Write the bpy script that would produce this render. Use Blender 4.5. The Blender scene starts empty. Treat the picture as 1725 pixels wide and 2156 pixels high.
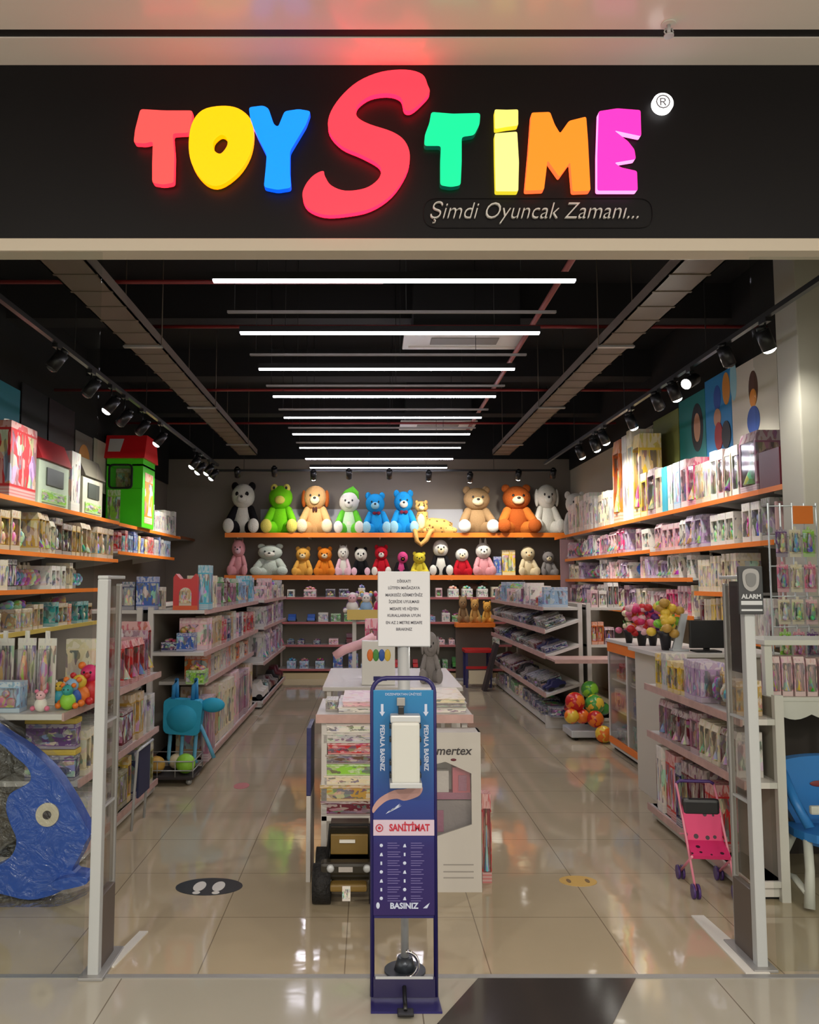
import bpy, bmesh, math, random
from mathutils import Vector, Matrix, Euler
random.seed(7)
C = bpy.context.scene.collection
PI = math.pi

# ---------------------------------------------------------------- camera, world, exposure
FPX, CX, CY, EYE = 1750.0, 777.0, 1078.0, 1.6
PITCH = math.atan(146 / FPX)
SP, CP = math.sin(PITCH), math.cos(PITCH)
cam_d = bpy.data.cameras.new('camera'); cam = bpy.data.objects.new('camera', cam_d); C.objects.link(cam)
cam_d.sensor_fit = 'VERTICAL'; cam_d.sensor_height = 24.0; cam_d.sensor_width = 24.0 * 1725 / 2156
cam_d.lens = FPX / 2156 * 24.0
cam_d.shift_x = (862.5 - CX) / 2156
cam_d.clip_start = 0.05
cam.location = (0, 0, EYE); cam.rotation_euler = (PI / 2 + PITCH, 0, 0)
bpy.context.scene.camera = cam
vs = bpy.context.scene.view_settings
vs.view_transform = 'Standard'; vs.look = 'None'; vs.gamma = 1; vs.use_curve_mapping = False
vs.exposure = 0.3
W = bpy.data.worlds.new('world'); bpy.context.scene.world = W; W.use_nodes = True
W.node_tree.nodes['Background'].inputs[0].default_value = (1.0, 0.93, 0.84, 1)
W.node_tree.nodes['Background'].inputs[1].default_value = 1.0

TUBE_STRENGTH = 28.0
SPOT_W = 27.0
MALL_W = 70.0

# ---------------------------------------------------------------- helpers
def ray(px, py):
    u = (px - CX) / FPX; v = (CY - py) / FPX
    return u, CP - SP * v, SP + CP * v
def PY(px, py, Y):                       # point at depth Y
    a, b, c = ray(px, py); k = Y / b
    return Vector((a * k, Y, EYE + c * k))
def PX(px, py, x):                       # point on the plane x
    a, b, c = ray(px, py); k = x / a
    return Vector((x, b * k, EYE + c * k))
def PZ(px, py, z=0.0):                   # point at height z
    a, b, c = ray(px, py); k = (z - EYE) / c
    return Vector((a * k, b * k, z))
def lin(c):
    c = c / 255.0
    return c / 12.92 if c <= 0.04045 else ((c + 0.055) / 1.055) ** 2.4
def rgb(r, g, b): return (lin(r), lin(g), lin(b), 1)

MATS = {}
def mat(name, col=(200, 200, 200), rough=0.5, metal=0.0, emit=0.0, bump=0.0, bscale=60, var=0.0, spec=0.5, alpha=None, emcol=None):
    if name in MATS: return MATS[name]
    m = bpy.data.materials.new(name); m.use_nodes = True; nt = m.node_tree; n = nt.nodes
    p = n['Principled BSDF']; L = nt.links
    p.inputs['Base Color'].default_value = rgb(*col); p.inputs['Roughness'].default_value = rough
    p.inputs['Metallic'].default_value = metal
    p.inputs['Specular IOR Level'].default_value = spec
    if emit:
        p.inputs['Emission Color'].default_value = emcol or rgb(*col); p.inputs['Emission Strength'].default_value = emit
    if bump or var:
        tc = n.new('ShaderNodeTexCoord'); no = n.new('ShaderNodeTexNoise'); no.inputs['Scale'].default_value = bscale
        no.inputs['Detail'].default_value = 3
        L.new(tc.outputs['Object'], no.inputs['Vector'])
        if bump:
            b = n.new('ShaderNodeBump'); b.inputs['Strength'].default_value = bump; b.inputs['Distance'].default_value = 0.02
            L.new(no.outputs['Fac'], b.inputs['Height']); L.new(b.outputs['Normal'], p.inputs['Normal'])
        if var:
            h = n.new('ShaderNodeHueSaturation'); h.inputs['Color'].default_value = rgb(*col)
            mr = n.new('ShaderNodeMapRange'); mr.inputs['To Min'].default_value = 1 - var; mr.inputs['To Max'].default_value = 1 + var
            L.new(no.outputs['Fac'], mr.inputs['Value']); L.new(mr.outputs[0], h.inputs['Value']); L.new(h.outputs[0], p.inputs['Base Color'])
    MATS[name] = m
    return m

def clear_mat(name, tint=(1, 1, 1, 1), gl=0.08, rough=0.03, bump=0.0, fres=True, fk=0.35):
    if name in MATS: return MATS[name]
    m = bpy.data.materials.new(name); m.use_nodes = True; nt = m.node_tree; n = nt.nodes; L = nt.links
    n.remove(n['Principled BSDF']); o = n['Material Output']
    t = n.new('ShaderNodeBsdfTransparent'); t.inputs[0].default_value = tint
    g = n.new('ShaderNodeBsdfGlossy'); g.inputs['Roughness'].default_value = rough
    mx = n.new('ShaderNodeMixShader')
    if fres:
        lw = n.new('ShaderNodeLayerWeight'); lw.inputs[0].default_value = 0.25
        ml = n.new('ShaderNodeMath'); ml.operation = 'MULTIPLY_ADD'; ml.inputs[1].default_value = fk; ml.inputs[2].default_value = gl
        L.new(lw.outputs['Fresnel'], ml.inputs[0]); L.new(ml.outputs[0], mx.inputs[0])
    else: mx.inputs[0].default_value = gl
    L.new(t.outputs[0], mx.inputs[1]); L.new(g.outputs[0], mx.inputs[2]); L.new(mx.outputs[0], o.inputs[0])
    if bump:
        tc = n.new('ShaderNodeTexCoord'); no = n.new('ShaderNodeTexNoise'); no.inputs['Scale'].default_value = 9; no.inputs['Detail'].default_value = 3
        no.inputs['Distortion'].default_value = 2.0
        b = n.new('ShaderNodeBump'); b.inputs['Strength'].default_value = bump; b.inputs['Distance'].default_value = 0.05
        L.new(tc.outputs['Object'], no.inputs['Vector']); L.new(no.outputs['Fac'], b.inputs['Height']); L.new(b.outputs['Normal'], g.inputs['Normal'])
    MATS[name] = m
    return m

def math_node(nt, op, a=None, b=None, va=0.0, vb=0.0):
    m = nt.nodes.new('ShaderNodeMath'); m.operation = op
    m.inputs[0].default_value = va; m.inputs[1].default_value = vb
    if a is not None: nt.links.new(a, m.inputs[0])
    if b is not None: nt.links.new(b, m.inputs[1])
    return m.outputs[0]
def mix_node(nt, fac, a, b, mode='MIX'):
    m = nt.nodes.new('ShaderNodeMix'); m.data_type = 'RGBA'; m.blend_type = mode
    for sock, v in ((m.inputs[0], fac), (m.inputs[6], a), (m.inputs[7], b)):
        if hasattr(v, 'is_output'): nt.links.new(v, sock)
        else: sock.default_value = v
    return m.outputs[2]

def package_mat(name, art=0.75, rough=0.35, window=True):
    """Printed packaging: the object's own colour, a logo band, a picture field and small print, different on every object."""
    m = bpy.data.materials.new(name); m.use_nodes = True; nt = m.node_tree; n = nt.nodes; L = nt.links
    p = n['Principled BSDF']; p.inputs['Roughness'].default_value = rough
    oi = n.new('ShaderNodeObjectInfo'); tc = n.new('ShaderNodeTexCoord')
    sep = n.new('ShaderNodeSeparateXYZ'); L.new(tc.outputs['Generated'], sep.inputs[0])
    r37 = math_node(nt, 'MULTIPLY', oi.outputs['Random'], None, vb=37.0)
    va = n.new('ShaderNodeVectorMath'); va.operation = 'ADD'; L.new(tc.outputs['Generated'], va.inputs[0])
    cx = n.new('ShaderNodeCombineXYZ'); L.new(r37, cx.inputs[0]); L.new(r37, cx.inputs[2]); L.new(cx.outputs[0], va.inputs[1])
    no = n.new('ShaderNodeTexNoise'); no.inputs['Scale'].default_value = 2.6; no.inputs['Detail'].default_value = 1.5; L.new(va.outputs[0], no.inputs['Vector'])
    vo = n.new('ShaderNodeTexVoronoi'); vo.inputs['Scale'].default_value = 4.2; L.new(va.outputs[0], vo.inputs['Vector'])
    hs = n.new('ShaderNodeHueSaturation'); hs.inputs['Saturation'].default_value = 0.6; hs.inputs['Value'].default_value = 0.8
    L.new(vo.outputs['Color'], hs.inputs['Color'])
    base = oi.outputs['Color']
    mask = math_node(nt, 'MULTIPLY', math_node(nt, 'GREATER_THAN', no.outputs['Fac'], None, vb=0.5), None, vb=art)
    z = sep.outputs['Z']; x = sep.outputs['X']
    mid = math_node(nt, 'MULTIPLY', math_node(nt, 'GREATER_THAN', z, None, vb=0.16), math_node(nt, 'LESS_THAN', z, None, vb=0.8))
    c1 = mix_node(nt, math_node(nt, 'MULTIPLY', mask, mid), base, hs.outputs[0])
    # logo band with blotchy lettering
    band = math_node(nt, 'GREATER_THAN', z, None, vb=0.83)
    no2 = n.new('ShaderNodeTexNoise'); no2.inputs['Scale'].default_value = 9.0; no2.inputs['Detail'].default_value = 0; L.new(va.outputs[0], no2.inputs['Vector'])
    ink = math_node(nt, 'GREATER_THAN', no2.outputs['Fac'], None, vb=0.54)
    bandcol = mix_node(nt, ink, (0.75, 0.72, 0.68, 1), mix_node(nt, 0.5, base, hs.outputs[0]))
    c2 = mix_node(nt, math_node(nt, 'MULTIPLY', band, None, vb=0.5), c1, bandcol)
    # small print near the foot
    low = math_node(nt, 'LESS_THAN', z, None, vb=0.13)
    wv = math_node(nt, 'GREATER_THAN', math_node(nt, 'SINE', math_node(nt, 'MULTIPLY', z, None, vb=160.0)), None, vb=0.2)
    lowcol = mix_node(nt, math_node(nt, 'MULTIPLY', wv, None, vb=0.5), (0.6, 0.58, 0.55, 1), base)
    c3 = mix_node(nt, math_node(nt, 'MULTIPLY', low, None, vb=0.6), c2, lowcol)
    # dark printed figures, taller than wide
    mp = n.new('ShaderNodeVectorMath'); mp.operation = 'MULTIPLY'; L.new(va.outputs[0], mp.inputs[0]); mp.inputs[1].default_value = (5.5, 5.5, 2.2)
    n3 = n.new('ShaderNodeTexNoise'); n3.inputs['Scale'].default_value = 1.0; n3.inputs['Detail'].default_value = 2.5; L.new(mp.outputs[0], n3.inputs['Vector'])
    dk = math_node(nt, 'MULTIPLY', math_node(nt, 'MULTIPLY', math_node(nt, 'GREATER_THAN', n3.outputs['Fac'], None, vb=0.555), mid), None, vb=0.82)
    lt = math_node(nt, 'MULTIPLY', math_node(nt, 'MULTIPLY', math_node(nt, 'LESS_THAN', n3.outputs['Fac'], None, vb=0.4), mid), None, vb=0.35)
    c4 = mix_node(nt, lt, mix_node(nt, dk, c3, mix_node(nt, 0.25, (0.03, 0.022, 0.03, 1), hs.outputs[0])), (0.8, 0.76, 0.7, 1))
    L.new(c4, p.inputs['Base Color'])
    return m
PKG = package_mat('printed_card')
PKG_CALM = package_mat('printed_card_calm', art=0.35)
def plain_obj_mat(name, rough=0.5):
    m = bpy.data.materials.new(name); m.use_nodes = True; n = m.node_tree.nodes
    oi = n.new('ShaderNodeObjectInfo'); m.node_tree.links.new(oi.outputs['Color'], n['Principled BSDF'].inputs['Base Color'])
    n['Principled BSDF'].inputs['Roughness'].default_value = rough
    return m
OBJCOL = plain_obj_mat('coloured_plastic', 0.35)
def toybits_mat():
    m = bpy.data.materials.new('moulded_toy_colours'); m.use_nodes = True; nt = m.node_tree; n = nt.nodes
    oi = n.new('ShaderNodeObjectInfo'); tc = n.new('ShaderNodeTexCoord')
    va = n.new('ShaderNodeVectorMath'); va.operation = 'ADD'; nt.links.new(tc.outputs['Generated'], va.inputs[0])
    nt.links.new(math_node(nt, 'MULTIPLY', oi.outputs['Random'], None, vb=23.0), va.inputs[1])
    vo = n.new('ShaderNodeTexVoronoi'); vo.inputs['Scale'].default_value = 3.5; nt.links.new(va.outputs[0], vo.inputs['Vector'])
    c = mix_node(nt, 0.45, oi.outputs['Color'], vo.outputs['Color'])
    nt.links.new(c, n['Principled BSDF'].inputs['Base Color']); n['Principled BSDF'].inputs['Roughness'].default_value = 0.4
    return m
BITS = toybits_mat()
PANE = clear_mat('clear_plastic', gl=0.06, rough=0.08)
SHOPGLASS = clear_mat('clear_glass', tint=(0.93, 0.95, 0.94, 1), gl=0.0, fk=0.06)

class B:
    """collects shapes into one mesh"""
    def __init__(s): s.bm = bmesh.new(); s.mi = 0
    def _tag(s, faces, smooth=False):
        for f in faces: f.material_index = s.mi; f.smooth = smooth
    def box(s, x0, x1, y0, y1, z0, z1, bev=0.0, m=None):
        if m is not None: s.mi = m
        r = bmesh.ops.create_cube(s.bm, size=1)
        vs_ = r['verts']
        for v in vs_:
            v.co = Vector(((x0 + x1) / 2 + v.co.x * (x1 - x0), (y0 + y1) / 2 + v.co.y * (y1 - y0), (z0 + z1) / 2 + v.co.z * (z1 - z0)))
        fs = list({f for v in vs_ for f in v.link_faces})
        s._tag(fs)
        if bev:
            es = list({e for v in vs_ for e in v.link_edges})
            r = bmesh.ops.bevel(s.bm, geom=es, offset=bev, segments=2, affect='EDGES', profile=0.6)
            s._tag(r['faces'], False)
        return s
    def ell(s, c, r, m=None, seg=16, rot=None):
        if m is not None: s.mi = m
        if not hasattr(r, '__len__'): r = (r, r, r)
        q = bmesh.ops.create_uvsphere(s.bm, u_segments=seg, v_segments=max(6, seg * 2 // 3), radius=1)
        R = rot.to_matrix() if rot else Matrix.Identity(3)
        for v in q['verts']:
            v.co = R @ Vector((v.co.x * r[0], v.co.y * r[1], v.co.z * r[2])) + Vector(c)
        s._tag({f for v in q['verts'] for f in v.link_faces}, True)
        return s
    def tube(s, pts, rad, m=None, seg=10, caps=True, closed=False):
        if m is not None: s.mi = m
        pts = [Vector(p) for p in pts]; n = len(pts)
        rads = rad if hasattr(rad, '__len__') else [rad] * n
        rings = []; prev = None
        for i, p in enumerate(pts):
            if closed: d = pts[(i + 1) % n] - pts[i - 1]
            else: d = pts[min(i + 1, n - 1)] - pts[max(i - 1, 0)]
            d.normalize()
            if prev is None:
                a = Vector((0, 0, 1)) if abs(d.z) < 0.9 else Vector((1, 0, 0))
                u = d.cross(a).normalized()
            else:
                u = (prev - d * prev.dot(d)).normalized()
            prev = u; w = d.cross(u)
            rings.append([s.bm.verts.new(p + (u * math.cos(2 * PI * k / seg) + w * math.sin(2 * PI * k / seg)) * rads[i]) for k in range(seg)])
        fs = []
        for i in range(n if closed else n - 1):
            a, b = rings[i], rings[(i + 1) % n]
            for k in range(seg): fs.append(s.bm.faces.new((a[k], a[(k + 1) % seg], b[(k + 1) % seg], b[k])))
        s._tag(fs, True)
        if caps and not closed:
            s._tag([s.bm.faces.new(rings[0][::-1]), s.bm.faces.new(rings[-1])])
        return s
    def limb(s, p0, p1, r0, r1, m=None, seg=12):
        if m is not None: s.mi = m
        p0 = Vector(p0); p1 = Vector(p1); d = (p1 - p0).normalized(); pts = []; rr = []
        for a in (80, 55, 30): pts.append(p0 - d * r0 * math.sin(math.radians(a))); rr.append(r0 * math.cos(math.radians(a)))
        pts += [p0, (p0 + p1) / 2, p1]; rr += [r0, (r0 + r1) / 2, r1]
        for a in (30, 55, 80): pts.append(p1 + d * r1 * math.sin(math.radians(a))); rr.append(r1 * math.cos(math.radians(a)))
        return s.tube(pts, rr, seg=seg)
    def cyl(s, c, r, h, axis='z', m=None, seg=20, r2=None):
        if m is not None: s.mi = m
        c = Vector(c); ax = {'x': Vector((1, 0, 0)), 'y': Vector((0, 1, 0)), 'z': Vector((0, 0, 1))}[axis] if isinstance(axis, str) else Vector(axis).normalized()
        return s.tube([c, c + ax * h], [r, r if r2 is None else r2], seg=seg)
    def prism(s, outline, a0, a1, plane='xz', m=None, holes=None, smooth_side=False, bev=0):
        """extrude a 2-D outline: plane 'xz' along y from a0 to a1, 'yz' along x, 'xy' along z"""
        if m is not None: s.mi = m
        def P3(p, a):
            return Vector((p[0], a, p[1])) if plane == 'xz' else Vector((a, p[0], p[1])) if plane == 'yz' else Vector((p[0], p[1], a))
        loops = [outline] + (holes or [])
        edges = []; allv = []
        for lp in loops:
            vv = [s.bm.verts.new(P3(p, a0)) for p in lp]; allv.append(vv)
            edges += [s.bm.edges.new((vv[i], vv[(i + 1) % len(vv)])) for i in range(len(vv))]
        r = bmesh.ops.triangle_fill(s.bm, edges=edges, use_beauty=True, use_dissolve=False)
        f0 = [g for g in r['geom'] if isinstance(g, bmesh.types.BMFace)]
        vm = {v: s.bm.verts.new(v.co + (P3((0, 0), a1) - P3((0, 0), a0))) for lp in allv for v in lp}
        f1 = [s.bm.faces.new([vm[v] for v in f.verts][::-1]) for f in f0]
        side = []
        for vv in allv:
            for i in range(len(vv)):
                a, b = vv[i], vv[(i + 1) % len(vv)]
                side.append(s.bm.faces.new((a, b, vm[b], vm[a])))
        s._tag(f0 + f1); s._tag(side, smooth_side)
        s.front = f0 if a0 < a1 else f1; s.sides = side
        return s
    def quad(s, pts, m=None):
        if m is not None: s.mi = m
        s._tag([s.bm.faces.new([s.bm.verts.new(p) for p in pts])]); return s
    def mesh(s, name, mats):
        bmesh.ops.recalc_face_normals(s.bm, faces=s.bm.faces)
        me = bpy.data.meshes.new(name); s.bm.to_mesh(me); s.bm.free()
        for m in (mats if isinstance(mats, (list, tuple)) else [mats]): me.materials.append(m)
        return me
    def obj(s, name, mats, parent=None, loc=None, rot=None, label=None):
        me = s.mesh(name, mats)
        return link(name, me, parent, loc, rot, label)

def link(name, me, parent=None, loc=None, rot=None, label=None, color=None):
    o = bpy.data.objects.new(name, me); C.objects.link(o)
    if parent is not None: o.parent = parent
    if loc is not None: o.location = loc
    if rot is not None: o.rotation_euler = rot
    if label: o['label'] = label
    if color is not None: o.color = color
    return o
def thing(name, label, cat, loc=(0, 0, 0), rotz=0.0, group=None, rot=None, scale=None):
    o = bpy.data.objects.new(name, None); C.objects.link(o); o.empty_display_size = 0.1
    o.location = loc; o.rotation_euler = rot or (0, 0, rotz)
    if scale: o.scale = (scale,) * 3 if not hasattr(scale, '__len__') else scale
    return tag(o, label, cat, group)
def tag(o, label, cat, group=None, kind=None):
    if label: o['label'] = label
    if cat: o['category'] = cat
    if group: o['group'] = group
    if kind: o['kind'] = kind
    return o
def struct(o): o['kind'] = 'structure'; return o
def text(body, size, matl, name, parent, loc, rot=(PI / 2, 0, 0), ext=0.001, shear=0.0, align='CENTER', sx=1.0, label=None, bold=0.0):
    cu = bpy.data.curves.new(name, 'FONT'); cu.body = body; cu.size = size; cu.extrude = ext; cu.shear = shear; cu.align_x = align; cu.align_y = 'CENTER'
    cu.offset = bold; cu.resolution_u = 3
    t = bpy.data.objects.new('tmp_text', cu); C.objects.link(t)
    dg = bpy.context.evaluated_depsgraph_get(); dg.update()
    me = bpy.data.meshes.new_from_object(t.evaluated_get(dg)); me.name = name
    bpy.data.objects.remove(t); me.materials.clear(); me.materials.append(matl)
    o = link(name, me, parent, loc, rot, label); o.scale = (sx, 1, 1)
    return o
def smooth_outline(pts, n=4):
    out = []; N = len(pts)
    for i in range(N):
        p0, p1, p2, p3 = [Vector((*pts[(i + k) % N], 0)) for k in (-1, 0, 1, 2)]
        for j in range(n):
            t = j / n
            q = 0.5 * ((2 * p1) + (p2 - p0) * t + (2 * p0 - 5 * p1 + 4 * p2 - p3) * t * t + (3 * p1 - p0 - 3 * p2 + p3) * t ** 3)
            out.append((q.x, q.y))
    return out
def round_corners(pts, r, n=3):
    out = []; N = len(pts)
    for i in range(N):
        p = Vector(pts[i]); a = Vector(pts[i - 1]); b = Vector(pts[(i + 1) % N])
        ra = min(r, (a - p).length * 0.45); rb = min(r, (b - p).length * 0.45)
        pa = p + (a - p).normalized() * ra; pb = p + (b - p).normalized() * rb
        for j in range(n + 1):
            t = j / n; q = pa * (1 - t) ** 2 + p * 2 * t * (1 - t) + pb * t * t
            out.append((q.x, q.y))
    return out

# ---------------------------------------------------------------- shared materials
M = dict(
    white=mat('white_paint', (214, 212, 204), 0.45), offwhite=mat('off_white_paint', (200, 194, 180), 0.5),
    trim=mat('grey_beige_trim', (196, 186, 168), 0.45), black=mat('black_paint', (14, 13, 13), 0.7), blackpl=mat('black_plastic', (18, 18, 20), 0.35),
    ceil=mat('black_ceiling_paint', (9, 8, 8), 0.9), grey=mat('grey_metal', (150, 150, 148), 0.4, 0.3),
    lgrey=mat('light_grey_metal', (186, 190, 192), 0.35, 0.2), orange=mat('orange_edge', (232, 122, 32), 0.4), pinkstrip=mat('pinkish_price_strip', (186, 152, 144), 0.4, var=.3, bscale=14),
    shelfw=mat('white_shelf_steel', (200, 196, 190), 0.4), slat=mat('slatwall_grey', (140, 134, 122), 0.6), dark=mat('dark_recess', (44, 38, 38), 0.7),
    duct=mat('dull_galvanised', (104, 92, 78), 0.6), red=mat('red_paint', (170, 40, 40), 0.45), chrome=mat('chrome', (220, 220, 222), 0.12, 1.0),
    navy=mat('navy_enamel', (34, 30, 92), 0.35), wallgrey=mat('grey_wall_paint', (122, 112, 100), 0.8, var=0.04, bscale=3),
    brownpipe=mat('brown_pipe', (70, 46, 40), 0.6), paper=mat('white_paper', (208, 210, 214), 0.7))

# ---------------------------------------------------------------- the room
def floor_mat(name, base, tile, tile_y, groutc, rough, offs=(0, 0), veins=0.06):
    m = bpy.data.materials.new(name); m.use_nodes = True; nt = m.node_tree; n = nt.nodes; L = nt.links
    p = n['Principled BSDF']; tc = n.new('ShaderNodeTexCoord'); sep = n.new('ShaderNodeSeparateXYZ'); L.new(tc.outputs['Object'], sep.inputs[0])
    def grout(sock, size, off):
        a = math_node(nt, 'ADD', sock, None, vb=off + 100 * size); f = math_node(nt, 'FRACT', math_node(nt, 'DIVIDE', a, None, vb=size))
        d = math_node(nt, 'MINIMUM', f, math_node(nt, 'SUBTRACT', None, f, va=1.0))
        return math_node(nt, 'LESS_THAN', d, None, vb=0.0025 / size)
    g = math_node(nt, 'MAXIMUM', grout(sep.outputs['X'], tile, offs[0]), grout(sep.outputs['Y'], tile_y, offs[1]))
    no = n.new('ShaderNodeTexNoise'); no.inputs['Scale'].default_value = 1.6; no.inputs['Detail'].default_value = 6; no.inputs['Distortion'].default_value = 1.2
    L.new(tc.outputs['Object'], no.inputs['Vector'])
    mr = n.new('ShaderNodeMapRange'); mr.inputs['To Min'].default_value = 1 - veins; mr.inputs['To Max'].default_value = 1 + veins; L.new(no.outputs['Fac'], mr.inputs['Value'])
    h = n.new('ShaderNodeHueSaturation'); h.inputs['Color'].default_value = rgb(*base); L.new(mr.outputs[0], h.inputs['Value'])
    L.new(mix_node(nt, g, h.outputs[0], rgb(*groutc)), p.inputs['Base Color'])
    p.inputs['Roughness'].default_value = rough
    b = n.new('ShaderNodeBump'); b.inputs['Strength'].default_value = 0.035; b.inputs['Distance'].default_value = 0.02
    n2 = n.new('ShaderNodeTexNoise'); n2.inputs['Scale'].default_value = 7; n2.inputs['Detail'].default_value = 2; L.new(tc.outputs['Object'], n2.inputs['Vector'])
    L.new(n2.outputs['Fac'], b.inputs['Height']); L.new(b.outputs['Normal'], p.inputs['Normal'])
    return m
ZC = 3.876       # mall ceiling / soffit
YF = 3.5         # shop front plane
HW = 3.55        # half width of the shop
BACK = 14.55
TOP = 4.5
shopfl = floor_mat('polished_beige_tile', (174, 160, 134), 0.6, 0.6, (128, 114, 94), 0.055, (0.1, 0.08))
mallfl = floor_mat('polished_pale_tile', (166, 162, 148), 1.2, 1.2, (112, 104, 90), 0.08, (-0.20, 0.88), 0.05)
struct(B().box(-HW, HW, 3.522, BACK, -0.1, 0).obj('floor', shopfl))
struct(B().box(-8, 8, -7, 3.52, -0.1, 0).obj('floor_mall', mallfl))
p_ = [PZ(1340, 2056), PZ(1010, 2056)]
dv = (PZ(920, 2156) - PZ(1010, 2056)) / (PZ(1010, 2056) - PZ(920, 2156)).length
st = B(); st.prism([(p_[0].x, p_[0].y - .004), (p_[1].x, p_[1].y - .004), (p_[1].x + dv.x * 9, p_[1].y + dv.y * 9), (p_[0].x + dv.x * 9, p_[0].y + dv.y * 9)], 0.0, 0.0025, 'xy')
struct(st.obj('floor_dark_strip', mat('dark_polished_stone', (58, 54, 52), 0.12, var=.1, bscale=4)))
struct(B().box(-HW, HW, 3.505, 3.535, 0.0, 0.004).obj('trim_threshold', M['grey']))
struct(B().box(-HW - .15, -HW, YF, BACK, 0, TOP).obj('wall_left', M['wallgrey']))
struct(B().box(HW, HW + .15, YF, BACK, 0, TOP).obj('wall_right', mat('pale_wall_paint', (176, 168, 150), 0.8)))
struct(B().box(-HW, HW, BACK, BACK + .15, 0, TOP).obj('wall_back', M['wallgrey']))
struct(B().box(-HW, HW, YF + .1, BACK, TOP, TOP + .1).obj('ceiling', M['ceil']))
# cross beams under the black slab
for i, y in enumerate((5.6, 7.9, 10.2, 12.5)):
    struct(B().box(-HW, HW, y, y + .3, TOP - .35, TOP).obj('trim_beam_%d' % (i + 1), mat('black_beam_paint', (20, 18, 17), 0.85)))
# fascia, soffit and mall ceiling
fas = mat('black_gloss_fascia', (10, 9, 12), 0.45, spec=.22)
struct(B().box(-8, 8, YF, YF + .08, 3.07, ZC).obj('wall_front_fascia', fas))
struct(B().box(-8, 8, YF - .02, YF + .085, 3.022, 3.078, .004).obj('trim_front_lintel', M['trim']))
struct(B().box(-8, 8, YF + .08, YF + .1, 3.08, TOP + .1).obj('wall_front_above', M['black']))
gl_white = mat('satin_white_soffit', (226, 220, 212), 0.2)
struct(B().box(-8, 8, 3.316, YF + .08, ZC, ZC + .25).obj('ceiling_soffit', gl_white))
struct(B().box(-8, 8, -7, 3.262, ZC, ZC + .25).obj('ceiling_mall', gl_white))
struct(B().box(-8, 8, 3.262, 3.316, ZC + .006, ZC + .2).obj('trim_groove', M['black']))
struct(B().box(-8, -HW, YF, YF + .3, 0, 2.989).obj('wall_front_left', M['offwhite']))
struct(B().box(HW, 8, YF, YF + .3, 0, 2.989).obj('wall_front_right', M['offwhite']))
blk = M['ceil']
struct(B().box(-HW, HW, BACK - .02, BACK, 3.75, TOP).obj('trim_upper_back', blk))
struct(B().box(-HW, -HW + .02, YF + .1, BACK - .02, 3.3, TOP).obj('trim_upper_left', blk))
struct(B().box(HW - .02, HW, 6.0, BACK - .02, 3.55, TOP).obj('trim_upper_right', blk))
struct(B().box(-1.9, 1.65, BACK - .03, BACK, 2.41, 2.86).obj('trim_back_pale_panel', mat('pale_panel', (168, 168, 170), .6)))
# white column on the right
struct(B().box(3.0, HW, 5.7, 6.0, 0, TOP, .01).obj('wall_column_right', mat('column_paint', (190, 184, 172), 0.7)))
# glass panes beside the entrance
struct(B().box(-HW, -1.155, 3.49, 3.5, 0.01, 3.02).obj('window_1', SHOPGLASS))
struct(B().box(1.675, HW, 3.545, 3.555, 0.01, 3.02).obj('window_2', SHOPGLASS))

# unseen downlights added in the mall ceiling as fill for the shop front
for i, (x, y) in enumerate(((-2.4, -.8), (0.3, -.8), (3.0, -.8), (-2.4, -3.2), (0.3, -3.2), (3.0, -3.2))):
    t = thing('fill_downlight', 'round fill downlight added out of view in the white walkway ceiling', 'ceiling light', (x, y, ZC), group='added walkway fill downlights')
    B().cyl((0, 0, -.012), .11, .012, seg=24).obj('ring', M['white'], t)
    B().cyl((0, 0, -.014), .085, .003, seg=24).obj('lens', mat('downlight_glow', (255, 240, 220), emit=6), t)
    ld = bpy.data.lights.new('fill_light', 'AREA'); ld.shape = 'DISK'; ld.size = .3; ld.energy = MALL_W; ld.color = (1, .92, .82)
    lo = link('light', ld, t, (0, 0, -.03))

# ---------------------------------------------------------------- illuminated shop sign
sign = thing('shop_sign', 'large multicoloured illuminated letters reading TOYSTIME on the black fascia', 'sign', (0, YF, 3.4))
def S2(q): v = PY(200 + q[0] / 1.327, 100 + q[1] / 1.327, YF - .045); return (v.x, v.z - 3.4)
def glow(name, face, strength, edge, ebright):
    m = bpy.data.materials.new(name); m.use_nodes = True; nt = m.node_tree; p = nt.nodes['Principled BSDF']
    p.inputs['Base Color'].default_value = (face[0] * .1, face[1] * .1, face[2] * .1, 1); p.inputs['Roughness'].default_value = .3
    p.inputs['Emission Color'].default_value = (*face, 1); p.inputs['Emission Strength'].default_value = strength
    m2 = bpy.data.materials.new(name + '_side'); m2.use_nodes = True; p = m2.node_tree.nodes['Principled BSDF']
    p.inputs['Base Color'].default_value = (*edge, 1); p.inputs['Emission Color'].default_value = (*edge, 1); p.inputs['Emission Strength'].default_value = ebright
    return [m, m2]
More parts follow.
